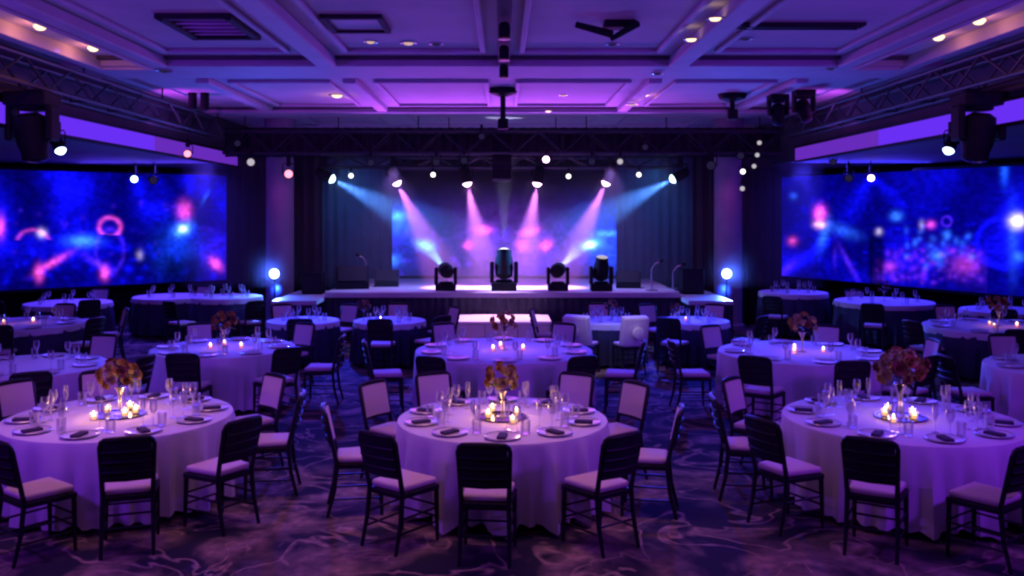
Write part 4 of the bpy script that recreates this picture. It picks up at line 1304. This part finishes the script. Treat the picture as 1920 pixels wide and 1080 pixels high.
table('T2', 'front centre table', (0.0, 8.2), 0.95, (-5, 36, 78, 122, 150, -38, -80, -124, -152), ALL, 2, flowers=('tall gold and cream flower ball on a slim vase', GOLD, 0.95, 14, 0), candles=4, clight=1.1, tray=True, cr=1.28)
table('T1', 'front left table', (-3.5, 8.3), 1.0, (-3, 26, 58, 98, 136, -150, -120), ALL, 1, flowers=('dusky bronze flower ball on a slim vase', RUST, 1.0, 18, 0), candles=5, clight=1.1, tray=True, cr=1.33, twist={-3: 34, 26: 8})
table('T3', 'front right table', (3.6, 8.2), 1.03, (2, -31, -63, -96, -130, 34, 66), ALL, 3, flowers=('wide orange flower dome on a slim vase', RUST, 1.2, 22, 0), candles=5, clight=0.5, tray=True, cr=1.36, twist={2: -34})
table('BL', 'second row left table', (-3.84, 12.5), 0.97, (0, 90, 45, -60, 150, -150), HALF, 4, flowers=('pale dried flower wreath ball in a vase', RUST, 1.0, 14, 0), candles=3, pink=True, clight=0.4, detail=1)
table('BLL', 'second row outermost left table', (-5.8, 11.0), 0.95, (-20, 30, 170, 80, -100), HALF, 5, flowers=None, candles=0, detail=1)
table('BC', 'second row centre table', (0.02, 12.3), 1.2, (-80, 80, 30, -28, 150, -150), [(a, 'pwt') for a in (0, 36, 72, 108, 144, 180, -144, -108, -72, -36)], 6, flowers=('dark green and gold flower ball in a vase', ('petal_c', 'petal_o'), 1.0, 10, 0), candles=3, pink=True, clight=0.4, detail=1)
table('BR', 'second row right table', (4.0, 12.1), 1.1, (-88, -36, 0, 36, 90, 150, -150), HALF, 7, flowers=('loose amber and cream flower wreath in a vase', RUST, 1.05, 12, 0), candles=3, pink=True, clight=0.4, detail=1)
table('BRR', 'second row outermost right table', (6.95, 10.9), 1.05, (-85, -30, 150, 180), HALF, 8, detail=1)
table('CL', 'third row far left table', (-8.15, 15.2), 1.05, (-40, 20, 70, 120, 180), HALF, 9, candles=2, pink=True, clight=0.4, detail=1)
table('C2', 'outer table left of stage step', (-3.45, 15.7), 0.62, (-50, 10, 150, -150), FAR, 10, flowers=None, candles=0, detail=1, cr=0.98)
table('C3', 'inner table left of stage step', (-1.95, 15.7), 0.62, (0, 50, 180, 120), FAR, 11, flowers=('small rose flower bunch', ('petal_r', 'petal_o'), 0.7, 9, -0.45), candles=1, pink=True, detail=1, cr=0.98)
table('C4', 'inner table right of stage step', (1.8, 15.7), 0.62, (-28, 14, 180, -100), FAR, 12, flowers=('small cream flower bunch', ('petal_c', 'petal_r'), 0.7, 9, 0.1), candles=0, detail=1, cr=1.02, covers=(-28, 14))
table('C5', 'outer table right of stage step', (3.3, 15.7), 0.62, (-30, 50, 150, -150), FAR, 13, flowers=('small pink flower bunch', ('petal_r',), 0.6, 8, -0.3), candles=1, pink=True, detail=1, cr=0.98)
table('CR', 'third row far right table', (8.1, 14.8), 1.15, (-70, -20, 40, 180, 130), HALF, 14, flowers=('rose red flower bunch in a vase', ('petal_r', 'petal_r', 'petal_c'), 1.0, 12, 0.0), candles=3, pink=True, clight=0.4, detail=1)
table('D1', 'leftmost back table before left screen', (-9.0, 18.8), 0.85, (-30, 40, 180), FAR, 15, detail=0)
table('D2', 'middle back table before left screen', (-7.15, 19.6), 0.8, (-40, 30, 170), FAR, 16, h=0.06, detail=0)
table('D3', 'back table beside the left column', (-5.6, 18.45), 0.7, (-35, 40), FAR, 17, h=0.16, detail=0)
table('D4', 'back table beside the right column', (6.25, 19.5), 0.72, (-35, 40), FAR, 18, h=0.16, detail=0)
table('D5', 'inner back table before right screen', (7.7, 18.3), 0.95, (-30, 40, 180), FAR, 19, h=0.08, detail=0, flowers=('dark leafy flower bunch', ('petal_r',), 0.8, 5, 0.0))
table('D6', 'rightmost back table before right screen', (9.55, 17.2), 0.8, (-30, 40), FAR, 20, h=0.02, detail=0)

# ------------------------------------------------------------------ stage haze
hz = boxmesh('stage_haze', (0, 20.7, 2.45), (13.6, 3.3, 2.85), None)
m = bpy.data.materials.new('thin_theatre_haze')
m.use_nodes = True
nt = m.node_tree
nt.nodes.clear()
v = nt.nodes.new('ShaderNodeVolumeScatter')
v.inputs['Density'].default_value = 0.07
v.inputs['Anisotropy'].default_value = 0.1
o = nt.nodes.new('ShaderNodeOutputMaterial')
nt.links.new(v.outputs[0], o.inputs['Volume'])
hz.materials.append(m)
hzo = link('stage_haze', hz)
hzo['kind'] = 'stuff'
tag(hzo, 'thin theatre haze over the stage catching the light beams', 'haze')
